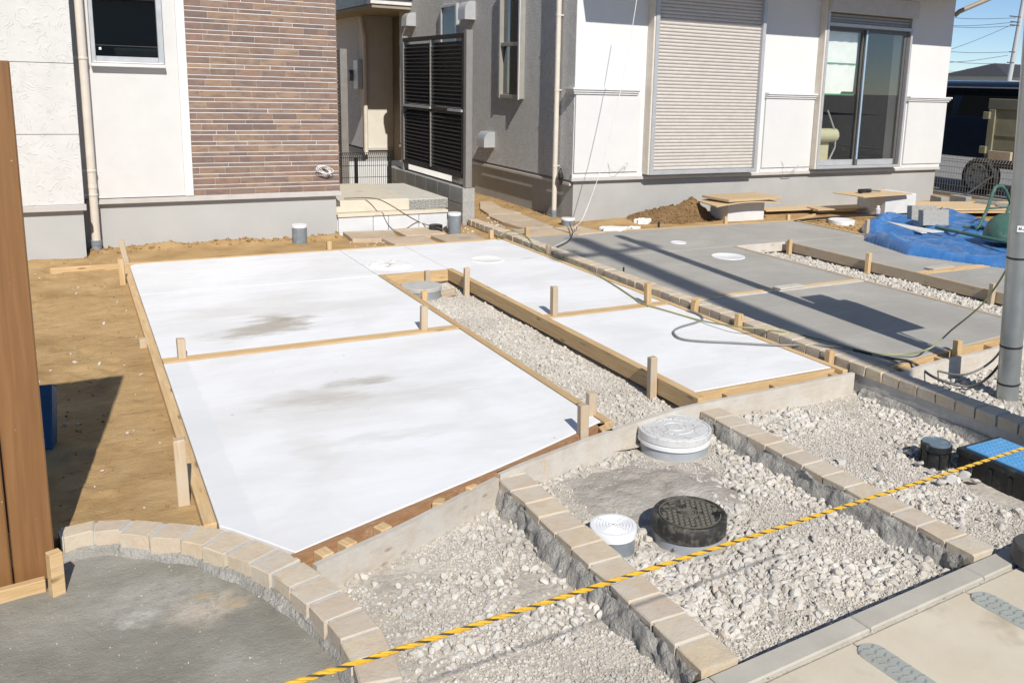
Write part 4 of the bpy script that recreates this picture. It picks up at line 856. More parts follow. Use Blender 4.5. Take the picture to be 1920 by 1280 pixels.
lv = MB(); lv.add([(-.030, 0, 0), (.028, 0, .054), (.032, 0, .048), (-.026, 0, -.006)] + [(-.030, .985, 0), (.028, .985, .054), (.032, .985, .048), (-.026, .985, -.006)], [(0, 1, 5, 4), (1, 2, 6, 5), (2, 3, 7, 6), (3, 0, 4, 7), (0, 3, 2, 1), (4, 5, 6, 7)]); lv = lv.mesh('slat')
for y in (9.605, 10.625):
    for z0, z1_ in ((.56, 1.22), (1.31, 2.09)):
        n = int((z1_ - z0) / .047)
        for k in range(n): link('slat', lv, ALUB, sc, Matrix.Translation((4.02, y, z0 + k * .047)))
sc2 = empty('louvre_screen', (2.7, 12, .3), 'dark slatted screen seen edge on beside the tiled house corner', 'screen'); p = gy(646, 288, 12.4); px0 = p.x
MB().box(px0 - .05, px0 + .05, 12.35, 12.43, .1, gy(646, 92, 12.4).z, .004).build('post', ALUP, sc2)
for k in range(34): MB().box(2.60, px0 - .06, 12.38, 12.44, .40 + k * .047, .435 + k * .047, .002).build('slat', ALUB, sc2)
def meshfence(name, A, B, z0, z1, sx, szs, mat, label, posts, r=.0028, fold=True, group=None):
    A, B = Vector((*A, 0)), Vector((*B, 0)); d = (B - A); L = d.length; d.normalize(); nn = Vector((-d.y, d.x, 0)); t = empty(name, (A.x, A.y, z0), label, 'fence', group); m = MB(); k = 0; x = 0
    while x <= L:
        p = A + d * x; q = [(p.x, p.y, z0), (p.x, p.y, z1 - .05)]
        if fold: q += [(p.x + nn.x * .04, p.y + nn.y * .04, z1), (p.x + nn.x * .055, p.y + nn.y * .055, z1 - .03)]
        m.tube(q, r, 4, False); x += sx
    for z in szs:
        off = nn * .0; m.tube([A + off + Vector((0, 0, z)), B + off + Vector((0, 0, z))], r * 1.2, 4, False)
    m.tube([A + nn * .04 + Vector((0, 0, z1)), B + nn * .04 + Vector((0, 0, z1))], r * 1.2, 4, False)
    m.build('wire_mesh', mat, t)
    for s_ in posts:
        p = A + d * s_ + nn * .03; MB().tube([(p.x, p.y, z0 - .3), (p.x, p.y, z1 - .06)], .022, 10).build('post', mat, t, True)
    return t
fz = gy(690, 287, 11.3).z; meshfence('mesh_fence', (2.5, 11.3), (3.72, 11.3), -.02, fz, .026, (.05, .2, .35, .5, fz - .06), WIRE, 'low black wire mesh fence closing the passage behind the porch', (.74, 1.19), r=.003)
MB().box(3.0, 5.2, 12.9, 13.0, .0, .40).build('back_wall_block', WBLOCK, None); tag(bpy.data.objects['back_wall_block'], 'pale low block wall behind the black mesh fence', 'wall')
# loose paving slabs
fl = [((643, 435), (735, 432), (748, 447), (661, 449)), ((735, 429), (807, 426), (835, 437), (762, 442)), ((714, 447), (795, 442), (818, 455), (741, 459)), ((808, 441), (886, 436), (910, 448), (838, 453)),
      ((900, 377), (922, 377), (940, 388), (900, 390)), ((900, 391), (940, 389), (977, 399), (917, 402)), ((914, 403), (976, 400), (1004, 411), (941, 415)), ((959, 431), (1035, 428), (1068, 439), (990, 444)), ((1039, 428), (1082, 424), (1135, 436), (1085, 441)), ((941, 416), (1004, 412), (1037, 425), (985, 429))]
fl = [[gz(*p).xy for p in q] for q in fl]
lb = ['tan paving slab against the porch base, far left of its cluster', 'tan paving slab under the tall grey pipe by the porch', 'tan paving slab against the white slab edge, left of the grey pipe', 'tan paving slab wedged between the white slab and the sett row end', 'tan paving slab farthest down the passage beside the stucco wall', 'tan paving slab second farthest down the passage', 'tan paving slab in the passage level with the downpipe foot', 'tan paving slab touching the left back corner of the grey slab', 'tan paving slab next to the white hanging cord and round cap', 'tan paving slab in the middle of the path beside the house corner']
for q, l in zip(fl, lb):
    o = MB().prism([p for p in q][::-1], -.05, .002 + random.uniform(-.008, .006), .004).build('paving_slab', FLAG); tag(o, l, 'paving slab', 'loose tan paving slabs by the houses')
def clods(name, poly, dens, lo, hi, mat, label, sink=.2, zf=None, keep=None):
    P_, r_ = scatter(poly, dens, lo, hi, zf or soil_z, keep, [], sink, 3.0); V_, F_ = stones(P_, r_, VA2 if hi > .02 else VA1, (I2 if hi > .02 else I1)[1]); tag(link(name, nmesh(name, V_, F_), mat), label, kind='stuff')
clods('soil_clods', [(.1, 8.98), (2.45, 8.98), (2.45, 9.25), (.1, 9.25)], 420, .005, .030, CLOD, 'brown soil clods along the left house foundation')
clods('soil_clods', [(-.6, 8.62), (.1, 8.62), (.1, 8.84), (-.6, 8.84)], 160, .005, .025, CLOD, 'brown soil clods under the plaster corner')
clods('soil_clods', [(6.0, 8.55), (7.4, 8.5), (7.4, 9.25), (6.0, 9.25)], 2600, .004, .022, HEAPM, 'crumbly clods on the soil heap by the shutter', .2, heap_z)
clods('soil_clods', [(7.9, 8.3), (9.3, 8.3), (8.6, 7.2), (8.0, 7.1)], 400, .006, .022, CLOD, 'brown soil clods beside the grey slab near the tarp')
clods('soil_clods', [(4.5, 9.1), (5.3, 9.3), (5.3, 12), (4.5, 11.8)], 120, .006, .025, CLOD, 'brown soil clods along the stucco wall')
clods('pebbles', [(-1, 3.5), (.3, 3.5), (.3, 8.6), (-.8, 8.6)], 22, .003, .016, STONE, 'stray pale pebbles on the brown earth strip', .3)
clods('soil_clods', [(-1, 3.5), (.3, 3.5), (.3, 8.6), (-.8, 8.6)], 160, .002, .011, CLOD, 'small crumbs on the brown earth strip', .2)
clods('rubble', [(2.4, 8.42), (3.9, 8.42), (3.9, 9.25), (2.4, 9.25)], 260, .006, .025, STONE, 'grey rubble between the paving slabs by the porch', .1, None, kn(3, .4, .6, 6))
clods('rubble', [(4.15, 8.5), (4.6, 8.5), (4.8, 10.8), (4.3, 9.6)], 200, .006, .03, STONE, 'grey rubble beside the passage paving', .1, None, kn(3, .35, .6, 6))

# ------------------------------------------------------------------ pipes and covers
def cover(name, c, r, zt, h, mat_l, mat_p, label, cat, zb=-.2, rim=True):
    t = empty(name, (c.x, c.y, zb), label, cat)
    MB().lathe([(r * .955, zb), (r * .955, zt - h)], (c.x, c.y), 48, True, True).build('pipe', mat_p, t, True)
    return t
t = cover('inspection_cover', WL, .176, -.02, .045, WHITEP, GREYPVCL, 'largest white round cover on a grey collar, touching the curved board', 'inspection cover')
x, y = WL.x, WL.y
MB().lathe([(.176, -.085), (.180, -.080), (.180, -.064), (.174, -.060)], (x, y), 56, False, False).build('collar', WHITEP, t, True)
MB().lathe([(.172, -.060), (.180, -.056), (.180, -.024), (.177, -.020), (.168, -.020), (.166, -.024), (.162, -.024), (.160, -.020), (.10, -.020), (.098, -.0225), (.094, -.0225), (.092, -.020), (.055, -.020), (.053, -.023), (.048, -.023), (.046, -.020), (.001, -.020)], (x, y), 56).build('lid', plain("dusty_white_lid", (.60, .60, .59), .6, dirt=((.40, .38, .34), 40, .5, .66, .7), bs=90, bd=.002), t, True)
m = MB()
for k in range(44):
    a = rng.uniform(0, 6.28); r = rng.uniform(.062, .158); m.box(x + r * math.cos(a) - .004, x + r * math.cos(a) + .004, y + r * math.sin(a) - .004, y + r * math.sin(a) + .004, -.021, -.0175)
tag(m.build('lid_grit', STONE, t), kind='stuff')
t = cover('inspection_cover', SL, .088, -.02, .03, WHITEP, GREYPVC, 'small white grooved cap on a grey pipe beside the black cover', 'inspection cover'); x, y = SL.x, SL.y
m = MB().lathe([(.086, -.058), (.091, -.055), (.091, -.026), (.088, -.021), (.078, -.020)] + [q for r in (.07, .058, .046, .034, .022, .01) for q in ((r + .004, -.020), (r + .002, -.023), (r - .002, -.023), (r - .004, -.020))] + [(.001, -.020)], (x, y), 48); m.build('lid', WHITEP, t, True)
m = MB()
for a in (0, math.pi / 2):
    d = Vector((math.cos(a + .4), math.sin(a + .4))); n_ = Vector((-d.y, d.x)); m.prism([Vector((x, y)) - d * .074 - n_ * .003, Vector((x, y)) + d * .074 - n_ * .003, Vector((x, y)) + d * .074 + n_ * .003, Vector((x, y)) - d * .074 + n_ * .003], -.021, -.0185)
m.build('cross_rib', WHITEP, t)
t = cover('manhole_cover', BL, .143, -.005, .06, BLACKP, GREYPVCL, 'black honeycomb manhole lid on a grey collar', 'manhole cover'); x, y = BL.x, BL.y
CAST = plain("cast_black", (.028, .027, .025), .55, .1, dirt=((.20, .18, .14), 30, .45, .7, .65), bs=120, bd=.001)
MB().lathe([(.142, -.085), (.146, -.080), (.146, -.022), (.142, -.016), (.134, -.014), (.131, -.018), (.127, -.018), (.126, -.020), (.001, -.020)], (x, y), 64).build('lid', CAST, t, True)
m = MB(); hr = .0112
for i in range(-8, 9):
    for j in range(-8, 9):
        hx = i * .0235 + (j % 2) * .01175; hy = j * .0204; d = math.hypot(hx, hy)
        if d < .045 or d > .114 or (hx < .02 and hy > .055) or (hx > .07 and hy < -.045): continue
        m.prism([(x + hx + hr * math.cos(a), y + hy + hr * math.sin(a)) for a in [math.pi / 6 + k * math.pi / 3 for k in range(6)]], -.021, -.0145, .0015)
tag(m.build('honeycomb_stud', plain("worn_stud", (.125, .115, .09), .6, .1), t), kind='stuff')
m = MB()
for r in (.024, .034): m.lathe([(r - .003, -.020), (r - .0025, -.015), (r + .0025, -.015), (r + .003, -.020)], (x, y), 36, False, False)
for k in (-1, 0, 1): m.box(x - .015, x + .015, y + k * .008 - .0025, y + k * .008 + .0025, -.021, -.0155)
m.lathe([(.012, -.02), (.012, -.015), (.016, -.015), (.016, -.02)], (x - .062, y + .068), 20, False, False); m.lathe([(.010, -.02), (.010, -.015), (.014, -.015), (.014, -.02)], (x - .02, y + .09), 20, False, False)
m.lathe([(.118, -.02), (.118, -.0155), (.122, -.0155), (.122, -.02)], (x, y), 64, False, False)
m.build('emblem', plain("worn_relief", (.14, .13, .105), .6, .1), t)
kh = Vector((x + .088, y - .055)); MB().prism([(kh.x + .024 * math.cos(a) * (1 if True else 1), kh.y + .012 * math.sin(a)) for a in [k * math.pi / 8 for k in range(16)]], -.021, -.0145).build('key_slot', plain("slot_black", (.003, .003, .003), .9), t)
p = gz(1236, 1008, -.09); MB().lathe([(.006, -.0), (.006, .006), (.001, .008)], (0, 0), 12).build('bolt', GALV, t, M=Matrix.Translation((x - .143 * .85, y - .143 * .52, -.105)) @ Matrix.Rotation(rad(-121.5) , 4, 'Z') @ Matrix.Rotation(math.pi / 2, 4, 'Y'))
t = empty('stopcock_box', (KL.x, KL.y, -.15), 'small round black box with blue-grey lid beside the blue meter box', 'stopcock box'); x, y = KL.x, KL.y
MB().lathe([(.068, -.2), (.060, -.06), (.072, -.055), (.072, -.03), (.066, -.028)], (x, y), 32).build('body', BLACKP, t, True); MB().lathe([(.066, -.03), (.066, -.020), (.058, -.020), (.056, -.023), (.001, -.022)], (x, y), 32).build('lid', plain("blue_grey_lid", (.12, .17, .21), .5, dirt=((.3, .3, .28), 20, .5, .7, .6)), t, True)
MB().box(x - .085, x - .055, y - .015, y + .025, -.05, -.02, .004).build('hinge', BLACKP, t)
m = MB()
for k in range(6):
    a = k * math.pi / 3; m.box(x + .066 * math.cos(a) - .004, x + .066 * math.cos(a) + .004, y + .066 * math.sin(a) - .004, y + .066 * math.sin(a) + .004, -.18, -.06)
m.build('rib', BLACKP, t)
t = empty('meter_box', (3.72, 2.25, -.1), 'black rectangular meter box with bright blue ribbed lid', 'meter box'); bx0, bx1, by0, by1 = 3.585, 3.885, 1.98, 2.505
MB().box(bx0, bx1, by0, by1, -.2, -.022, .006).build('body', BLACKP, t); MB().box(bx0 - .008, bx1 + .008, by0 - .008, by1 + .008, -.052, -.020, .005).build('frame', BLACKP, t)
MB().box(bx0 + .022, bx1 - .022, by0 + .022, by1 - .022, -.03, -.010, .004).build('lid', BLUEP, t)
m = MB()
for i in range(9):
    for j in range(16): xx, yy = bx0 + .05 + i * .0255, by0 + .05 + j * .028; m.box(xx - .008, xx + .008, yy - .004, yy + .004, -.0105, -.0075)
tag(m.build('lid_tread', BLUEP, t), kind='stuff')
for k in range(5): MB().box(bx0 - .006, bx0 + .002, by0 + .04 + k * .1, by0 + .06 + k * .1, -.2, -.056, .002).build('rib', BLACKP, t)
# large stones near the meter box
bigs = [(1808, 895, .032), (1783, 902, .034), (1832, 905, .03), (1702, 850, .028), (1722, 872, .03), (1725, 848, .03), (1745, 885, .022), (1760, 892, .02), (1765, 905, .028), (1575, 868, .028), (1735, 905, .02), (1650, 880, .022)]
RL = ['angular grey rock against the left wall of the blue meter box', 'pale grey rock in the middle of the trio before the blue meter box', 'rightmost grey rock below the front of the blue meter box', 'leftmost jagged grey rock left of the black stopcock box', 'tall grey rock touching the left of the black stopcock box', 'rock behind its neighbours at the left of the stopcock box', 'small rock below the black stopcock box', 'small rock right below the stopcock box', 'grey rock between stopcock box and rope', 'flat long grey rock lying alone near the right sett row', 'small rock nearest the rope by the stopcock box', 'lone small rock between the right sett row and the stopcock box']
for k, (px, py, r) in enumerate(bigs):
    p = gz(px, py, -.12); V_, F_ = stones(np.array([[0, 0, 0.]]), np.array([r]), VA2, I2[1], .3)
    o = link('rock', nmesh('rock', V_, F_), STONE, None, Matrix.Translation((p.x, p.y, -.118 + r * .25))); tag(o, RL[k], 'rock', 'fist-sized rocks by the meter box')
# manhole in the channel
t = empty('manhole_cover', (MH.x, MH.y, -.1), 'dusty grey round cover inside the head of the white slab gravel strip', 'manhole cover'); x, y = MH.x, MH.y
MB().lathe([(.158, -.2), (.158, -.055), (.160, -.052)], (x, y), 40).build('pipe', GREYPVCL, t, True); MB().lathe([(.160, -.052), (.164, -.048), (.164, -.022), (.160, -.018), (.001, -.018)], (x, y), 40).build('lid', plain("dusty_grey_lid", (.47, .46, .43), .75, dirt=((.36, .35, .33), 10, .5, .7, .6), bs=60, bd=.002), t, True)
o = MB().box(-.06, .06, -.03, .03, 0, .045, .003).build('wood_offcut', PINEW, None, M=Matrix.Translation((MH.x + .22, MH.y - .06, -.11)) @ Euler((.2, -.25, -.5)).to_matrix().to_4x4()); tag(o, 'weathered wood offcut lying in gravel beside the dusty cover', 'wood offcut')
# pipe stubs by the house
def stub(px, py, r, zt, label, white=True, z0=-.1, cat='pipe stub', Y=None):
    c = gz(px, py, 0); t = empty('pipe_stub', (c.x, c.y, 0), label, cat); MB().lathe([(r, z0), (r, zt - .025)], (c.x, c.y), 28).build('pipe', GREYPVC, t, True)
    MB().lathe([(r + .003, zt - .03), (r + .003, zt - .006), (r, zt), (.001, zt)], (c.x, c.y), 28).build('cap', WHITEP if white else GREYPVC, t, True); return t
stub(562, 449, .073, .155, 'short grey pipe stub with white cap in front of the left foundation'); stub(852, 432, .070, .20, 'tall grey pipe stub with white cap beside the porch')
c = gz(853 - 36, 430); MB().lathe([(.075, -.1), (.075, .05), (.06, .055)], (c.x, c.y), 20).build('pipe_elbow', BLACKP, None, True); tag(bpy.data.objects['pipe_elbow'], 'dark pipe mouth half hidden behind the tall grey stub', 'pipe')
c = gz(1065, 416); t = empty('pipe_stub', (c.x, c.y, 0), 'low grey drain pipe with wide white cap near the house corner', 'pipe stub'); MB().lathe([(.075, -.1), (.08, .03)], (c.x, c.y), 28).build('pipe', GREYPVC, t, True); MB().lathe([(.085, .022), (.088, .04), (.08, .048), (.001, .048)], (c.x, c.y), 28).build('cap', WHITEP, t, True)
c = gz(1578, 414); t = empty('drain_cover', (c.x, c.y, 0), 'white rimmed round cover in the soil between grey slab and plywood table', 'drain cover'); MB().lathe([(.16, -.05), (.165, .002), (.165, .014), (.15, .019), (.14, .016), (.001, .016)], (c.x, c.y), 36).build('lid', WHITEP, t, True)
for px, py, l in ((1235, 424, 'thin dark pipe end standing at the back edge of the grey slab'), (1169, 511, 'thin dark pin standing at the left edge of the grey slab')):
    c = gz(px, py); o = MB().tube([(c.x, c.y, -.05), (c.x, c.y, .05)], .014 if px > 1200 else .008, 10).build('pipe_end', BLACKP, None, True); tag(o, l, 'pipe end')
# mortar crumbs on soil
for k, (px, py, s_) in enumerate(((1150, 428, .17), (1205, 411, .10), (1190, 424, .07))):
    c = gz(px, py, .02); m = MB(); n = 14; m.prism([(c.x + s_ * (1 + random.uniform(-.3, .3)) * math.cos(a), c.y + s_ * .7 * (1 + random.uniform(-.3, .3)) * math.sin(a)) for a in [i / n * 6.283 for i in range(n)]], -.04, .03 - k * .006, .008).jit(.006)
    o = m.build('mortar_lump', LIDW); tag(o, ['largest', 'smallest upper', 'middle flat'][k] + ' patch of spilled white mortar on the soil in front of the soil heap', 'mortar')

# ------------------------------------------------------------------ plinths with plywood, tools, tarp, wheelbarrow
def plinth(x0, x1, y0, y1, z1, label):
    o = MB().box(x0, x1, y0, y1, -.1, z1, .004).build('concrete_plinth', WBLOCK); return tag(o, label, 'plinth')
plinth(7.20, 7.80, 8.62, 8.98, .21, 'pale concrete plinth under two stacked boards in front of the shutter')
def sheet(pts, z, th, mat, name, label, cat, sag=0.):
    m = MB(); n = 10; a, b, c_, d = [Vector(p) for p in pts]
    for top in (0, 1):
        for i in range(n + 1):
            for j in range(n + 1):
                u, v = i / n, j / n; p = (a * (1 - u) + b * u) * (1 - v) + (d * (1 - u) + c_ * u) * v; m.v.append((p.x, p.y, z + th * top - sag * ((u - .5) ** 2 * 4)))
    K = (n + 1) ** 2
    for i in range(n):
        for j in range(n): q = (i * (n + 1) + j, (i + 1) * (n + 1) + j, (i + 1) * (n + 1) + j + 1, i * (n + 1) + j + 1); m.f += [tuple(k + K for k in q), q[::-1]]
    for i in range(n):
        for (s0, s1) in ((i * (n + 1), (i + 1) * (n + 1)), ((i + 1) * (n + 1) + n, i * (n + 1) + n), (i + 1, i), (n * (n + 1) + i, n * (n + 1) + i + 1)): m.f.append((s0, s1, s1 + K, s0 + K))
    return tag(m.build(name, mat, None), label, cat)
sheet([(6.86, 8.43), (7.92, 8.47), (8.10, 9.0), (6.98, 8.96)], .222, .012, PLY, 'plywood_sheet', 'thin bowed plywood sheet under the thicker board on the left plinth', 'plywood', .035)
o = MB().box(-.46, .46, -.25, .25, 0, .03, .002).build('wooden_board', PLY, None, M=Matrix.Translation((7.50, 8.72, .240)) @ Matrix.Rotation(.06, 4, 'Z')); tag(o, 'thick wooden board on top of the bowed plywood in front of the shutter', 'board')
plinth(9.62, 10.22, 8.25, 8.75, .262, 'pale concrete plinth under plywood in front of the sliding door')
sheet([(9.02, 8.10), (10.02, 8.16), (9.92, 8.66), (8.98, 8.60)], .266, .012, PLY, 'plywood_sheet', 'plywood sheet on the right plinth carrying a caulking gun', 'plywood')
g = gz(1625, 361, .285); t = empty('caulking_gun', g, 'dark caulking gun lying on plywood before the sliding door', 'tool')
MB().tube([(g.x - .13, g.y + .02, g.z + .025), (g.x + .07, g.y, g.z + .025)], .026, 12).build('barrel', BLACKP, t, True); MB().tube([(g.x + .07, g.y, g.z + .025), (g.x + .24, g.y - .02, g.z + .012)], .008, 8).build('rod', ALUD, t, True); MB().box(g.x - .16, g.x - .11, g.y - .05, g.y + .02, g.z, g.z + .05, .01).build('grip', BLACKP, t)
b = gz(1645, 402, .0); t = empty('bottle', b, 'small white bottle with cap standing on the ground by the plinth', 'bottle'); MB().lathe([(.034, 0), (.036, .006), (.036, .075), (.028, .085), (.018, .088)], (b.x, b.y), 20).build('body', plain("bottle_lilac", (.55, .55, .62), .4), t, True); MB().lathe([(.019, .088), (.021, .090), (.021, .118), (.018, .120)], (b.x, b.y), 16).build('cap', WHITEP, t, True)
for q, zt, l in ((((8.05, 8.86), (9.0, 8.78), (9.06, 9.08), (8.1, 9.1)), .035, 'plywood sheet lying on soil right of the soil heap'), (((8.75, 8.62), (9.75, 8.55), (9.78, 8.86), (8.82, 8.9)), .05, 'plywood sheet lying on soil below the sliding door')):
    o = MB().prism(list(q), zt - .014, zt).build('plywood_sheet', PLY); tag(o, l, 'plywood')
o = MB().prism([(10.1, 8.05), (11.9, 7.55), (12.25, 8.25), (10.5, 8.75)], .055, .072).build('plywood_sheet', PLY); tag(o, 'large plywood sheets lying behind the concrete blocks by the fence', 'plywood'); o = MB().prism([(10.2, 7.95), (11.8, 7.45), (12.3, 8.15), (10.6, 8.6)], .03, .045).build('plywood_sheet', PLY); tag(o, 'lower of the two plywood sheets lying behind the concrete blocks', 'plywood')
# tarp
tp = [gz(*p) for p in ((1617, 424), (1622, 452), (1700, 478), (1800, 492), (1930, 510), (1935, 452), (1830, 420), (1775, 402), (1720, 412), (1655, 408))]
poly = [(p.x, p.y) for p in tp]; xs = np.arange(6.9, 11.4, .022); ys = np.arange(4.6, 8.7, .022); X, Y = np.meshgrid(xs, ys)
ins = inpoly(X.ravel(), Y.ravel(), poly).reshape(X.shape)
D = np.full(X.shape, 9.)
for i in range(len(poly)):
    a, b = np.array(poly[i]), np.array(poly[(i + 1) % len(poly)]); ab = b - a; tt = np.clip(((X - a[0]) * ab[0] + (Y - a[1]) * ab[1]) / (ab @ ab), 0, 1); D = np.minimum(D, np.hypot(X - a[0] - tt * ab[0], Y - a[1] - tt * ab[1]))
U = (X * .25 + Y * -.97); Wv = (X * .97 + Y * .25)
ridge = lambda f: 1 - np.abs(2 * f - 1)
wx = X + .35 * (vn(X * .9, Y * .8, 61) - .5) + .08 * (vn(X * 4, Y * 2.5, 62) - .5); wy = Y + .5 * (vn(X * 1.5, Y * .7, 63) - .5)
r1 = ridge(vn(wx * 3.0 + .5 * wy, wy * .4, 31)) ** 2.2; r2 = ridge(vn(wx * 8.0 + 1.6 * wy, wy * 1.0, 33)) ** 2.5; r3 = ridge(vn(wx * 17 - 3 * wy, wy * 5, 37)) ** 2
ed = np.clip(D / .05, 0, 1) ** .5; roll = np.exp(-((D - .11) / .075) ** 2)
Z = ed * (.006 + .062 * r1 + .030 * r2 + .012 * r3 + .040 * roll * (.6 + .6 * vn(X * 3, Y * 3, 39))); Z = np.where(ins, Z, -.05)
nx, ny = len(xs), len(ys); idx = np.arange(nx * ny).reshape(ny, nx); ok = ins[:-1, :-1] | ins[1:, :-1] | ins[:-1, 1:] | ins[1:, 1:]; Fq = np.stack([idx[:-1, :-1], idx[:-1, 1:], idx[1:, 1:], idx[1:, :-1]], -1)[ok]
used = np.unique(Fq); mp = -np.ones(nx * ny, int); mp[used] = np.arange(len(used)); V_ = np.stack([X, Y, Z], -1).reshape(-1, 3)[used]
tag(link('tarpaulin', nmesh('tarpaulin', V_, mp[Fq], True), TARP), 'crumpled bright blue tarpaulin heaped beside the grey slab', 'tarpaulin')
o = MB().prism([(p.x, p.y) for p in (gz(1660, 415, .09), gz(1745, 430, .09), gz(1770, 434, .09), gz(1728, 437, .09))][::-1], .085, .093).build('cement_bag', plain("pale_bag", (.62, .62, .58), .7)); tag(o, 'flat pale sheet lying on the blue tarp under the blocks', 'sheet')
def cblock(px, py, w_, hh, lean, label, rz):
    c = gz(px, py, .07); o = MB().box(-w_ / 2, w_ / 2, -.05, .05, 0, hh, .004).build('concrete_block', BLOCK, None, M=Matrix.Translation((c.x, c.y, .06)) @ Matrix.Rotation(rz, 4, 'Z') @ Matrix.Rotation(lean, 4, 'X')); tag(o, label, 'concrete block')
cblock(1750, 421, .36, .19, -.12, 'rough grey concrete block standing in front on the tarp', -.25); cblock(1728, 412, .36, .19, -.12, 'concrete block leaning behind the front block on the tarp', -.25)
# upturned wheelbarrow
wb = empty('wheelbarrow', gz(1880, 450), 'dark green wheelbarrow lying upside down on the blue tarp', 'wheelbarrow')
c = gz(1905, 450, .1); m = MB(); n = 10
for i in range(n + 1):
    for k in range(28):
        a = 2 * math.pi * k / 28; u = i / n * math.pi / 2; rr = math.cos(u) ** .6; m.v.append((c.x + (.40 * math.cos(a)) * rr, c.y + .30 * math.sin(a) * rr, .12 + .27 * math.sin(u)))
for i in range(n):
    for k in range(28): m.f.append((i * 28 + k, i * 28 + (k + 1) % 28, i * 28 + 28 + (k + 1) % 28, i * 28 + 28 + k))
m.build('tub', GREENP, wb, True)
h0, h1 = gz(1755, 426, .17), gz(1935, 464, .15); MB().tube([h0, h1], .019, 10).build('handle', GREENP, wb, True); g0, g1 = gz(1806, 424, .17), gz(1940, 440, .16); MB().tube([g0, g1], .019, 10).build('handle', GREENP, wb, True)
Yl = gz(1832, 432, .16).y
MB().tube(spline([gy(1832, 432, Yl), gy(1850, 395, Yl), gy(1864, 356, Yl), gy(1874, 349, Yl), gy(1884, 355, Yl), gy(1897, 385, Yl), gy(1910, 405, Yl)], 6), .018, 10).build('leg_frame', GREENP, wb, True)
MB().tube(spline([gy(1884, 410, Yl + .25), gy(1893, 385, Yl + .25), gy(1905, 355, Yl + .25), gy(1918, 347, Yl + .25), gy(1930, 352, Yl + .25)], 6), .018, 10).build('leg_frame', GREENP, wb, True); MB().tube([gy(1851, 391, Yl), gy(1888, 389, Yl + .2)], .012, 8).build('brace', GREENP, wb, True)

# ------------------------------------------------------------------ cables and hoses
def gp(px, py, z=.008): return gz(px, py, z)
HOSE = plain("green_hose", (.30, .31, .15), .5); GREYH = plain("grey_hose", (.22, .215, .20), .5); WCORD = plain("white_cord", (.68, .68, .66), .5)
pl = Vector((4.749, 3.041, -.14))
cable('hose', [gp(930, 446, .01), gp(940, 440, .07), gp(955, 434, .085), gp(975, 438, .06), gp(990, 446, .05), gp(1005, 465, .03), gp(1025, 476), gp(1065, 490), gp(1115, 513), gp(1150, 533), gp(1185, 556), gp(1205, 569, .012), gp(1235, 578), gp(1300, 597), gp(1340, 606, .03), gp(1390, 613, .06), gp(1450, 618, .055), gp(1530, 634, .02), gp(1600, 653, .012), gp(1650, 664, .012), gp(1700, 663, .03), gp(1745, 652, .08), Vector((4.80, 3.50, .16)), Vector((4.80, 3.28, .42)), Vector((4.79, 3.12, .80)), Vector((4.77, 3.0, 1.5))], .0058, HOSE, 'thin green hose running along the white slab and up to the steel pole', 'hose', n=8)
cable('hose', [gp(1290, 580, .02), gp(1310, 589, .012), gp(1318, 597, .012), gp(1305, 604, .012), gp(1275, 613, .012), gp(1263, 622, .012), gp(1275, 634, .012), gp(1310, 639, .012), gp(1370, 642, .012), gp(1440, 646, .012), gp(1500, 647, .02), gp(1545, 648, .05), gp(1600, 655, .055), gp(1660, 672, .05), gp(1700, 684, -.02), gp(1745, 692, -.06), Vector((4.62, 3.24, -.03)), Vector((4.75, 3.14, .10)), Vector((4.78, 3.09, .35)), Vector((4.76, 3.02, .75)), Vector((4.74, 3.0, 1.4))], .0068, GREYH, 'thick grey hose looping over the front right white panel to the pole', 'hose', n=8)
cable('power_cable', [gp(1600, 656, .06), gp(1660, 670, .05), gp(1710, 679, .0), Vector((4.47, 3.33, -.06)), Vector((4.62, 3.20, -.09)), Vector((4.72, 3.12, .02)), Vector((4.72, 3.02, .3)), Vector((4.72, 2.98, .8)), Vector((4.70, 2.98, 1.4))], .008, RUBBER, 'black power cable hanging down the steel pole to the shuttering', 'cable', n=8)
# white cord from the eave
top = gy(1197, -20, 8.55)
cable('white_cord', [top, gy(1172, 130, 8.50), gy(1135, 290, 8.44), gy(1096, 402, 8.40), gz(1080, 424, .12), gz(1074, 440, .02), gz(1060, 452, .012), gz(1040, 462, .012)], .0042, WCORD, 'thin white cord hanging from the eave in front of the house corner', 'cord', n=8)
cable('power_cable', [gz(1068, 418, .06), gz(1071, 428, .05), gz(1074, 437, .06), gz(1066, 452, .012), gz(1045, 463, .01)], .006, RUBBER, 'short black cable curling from the white cap beside the house corner', 'cable', n=8)
cable('power_cable', [gz(645, 372, .335), gz(680, 371, .345), gz(710, 374, .345), gz(738, 388, .29), gz(760, 402, .2), gz(790, 418, .05), gz(830, 430, .03)], .006, plain("brown_cable", (.16, .13, .08), .5), 'thin brown cable trailing down over the porch step', 'cable', n=8)
cable('hose', [gz(1490, 415, .0), gz(1520, 411, .012), gz(1600, 405, .015), gz(1680, 402, .015), gz(1715, 400, .02)], .014, RUBBER, 'black hose lying on the soil in front of the plywood table', 'hose', n=8)
cable('shovel', [gz(1755, 397, .08), gx(1800, 372, 12.0), gx(1862, 330, 12.6)], .016, plain("dark_handle", (.05, .05, .052), .6), 'dark shovel handle leaning against the mesh fence', 'shovel', n=8)
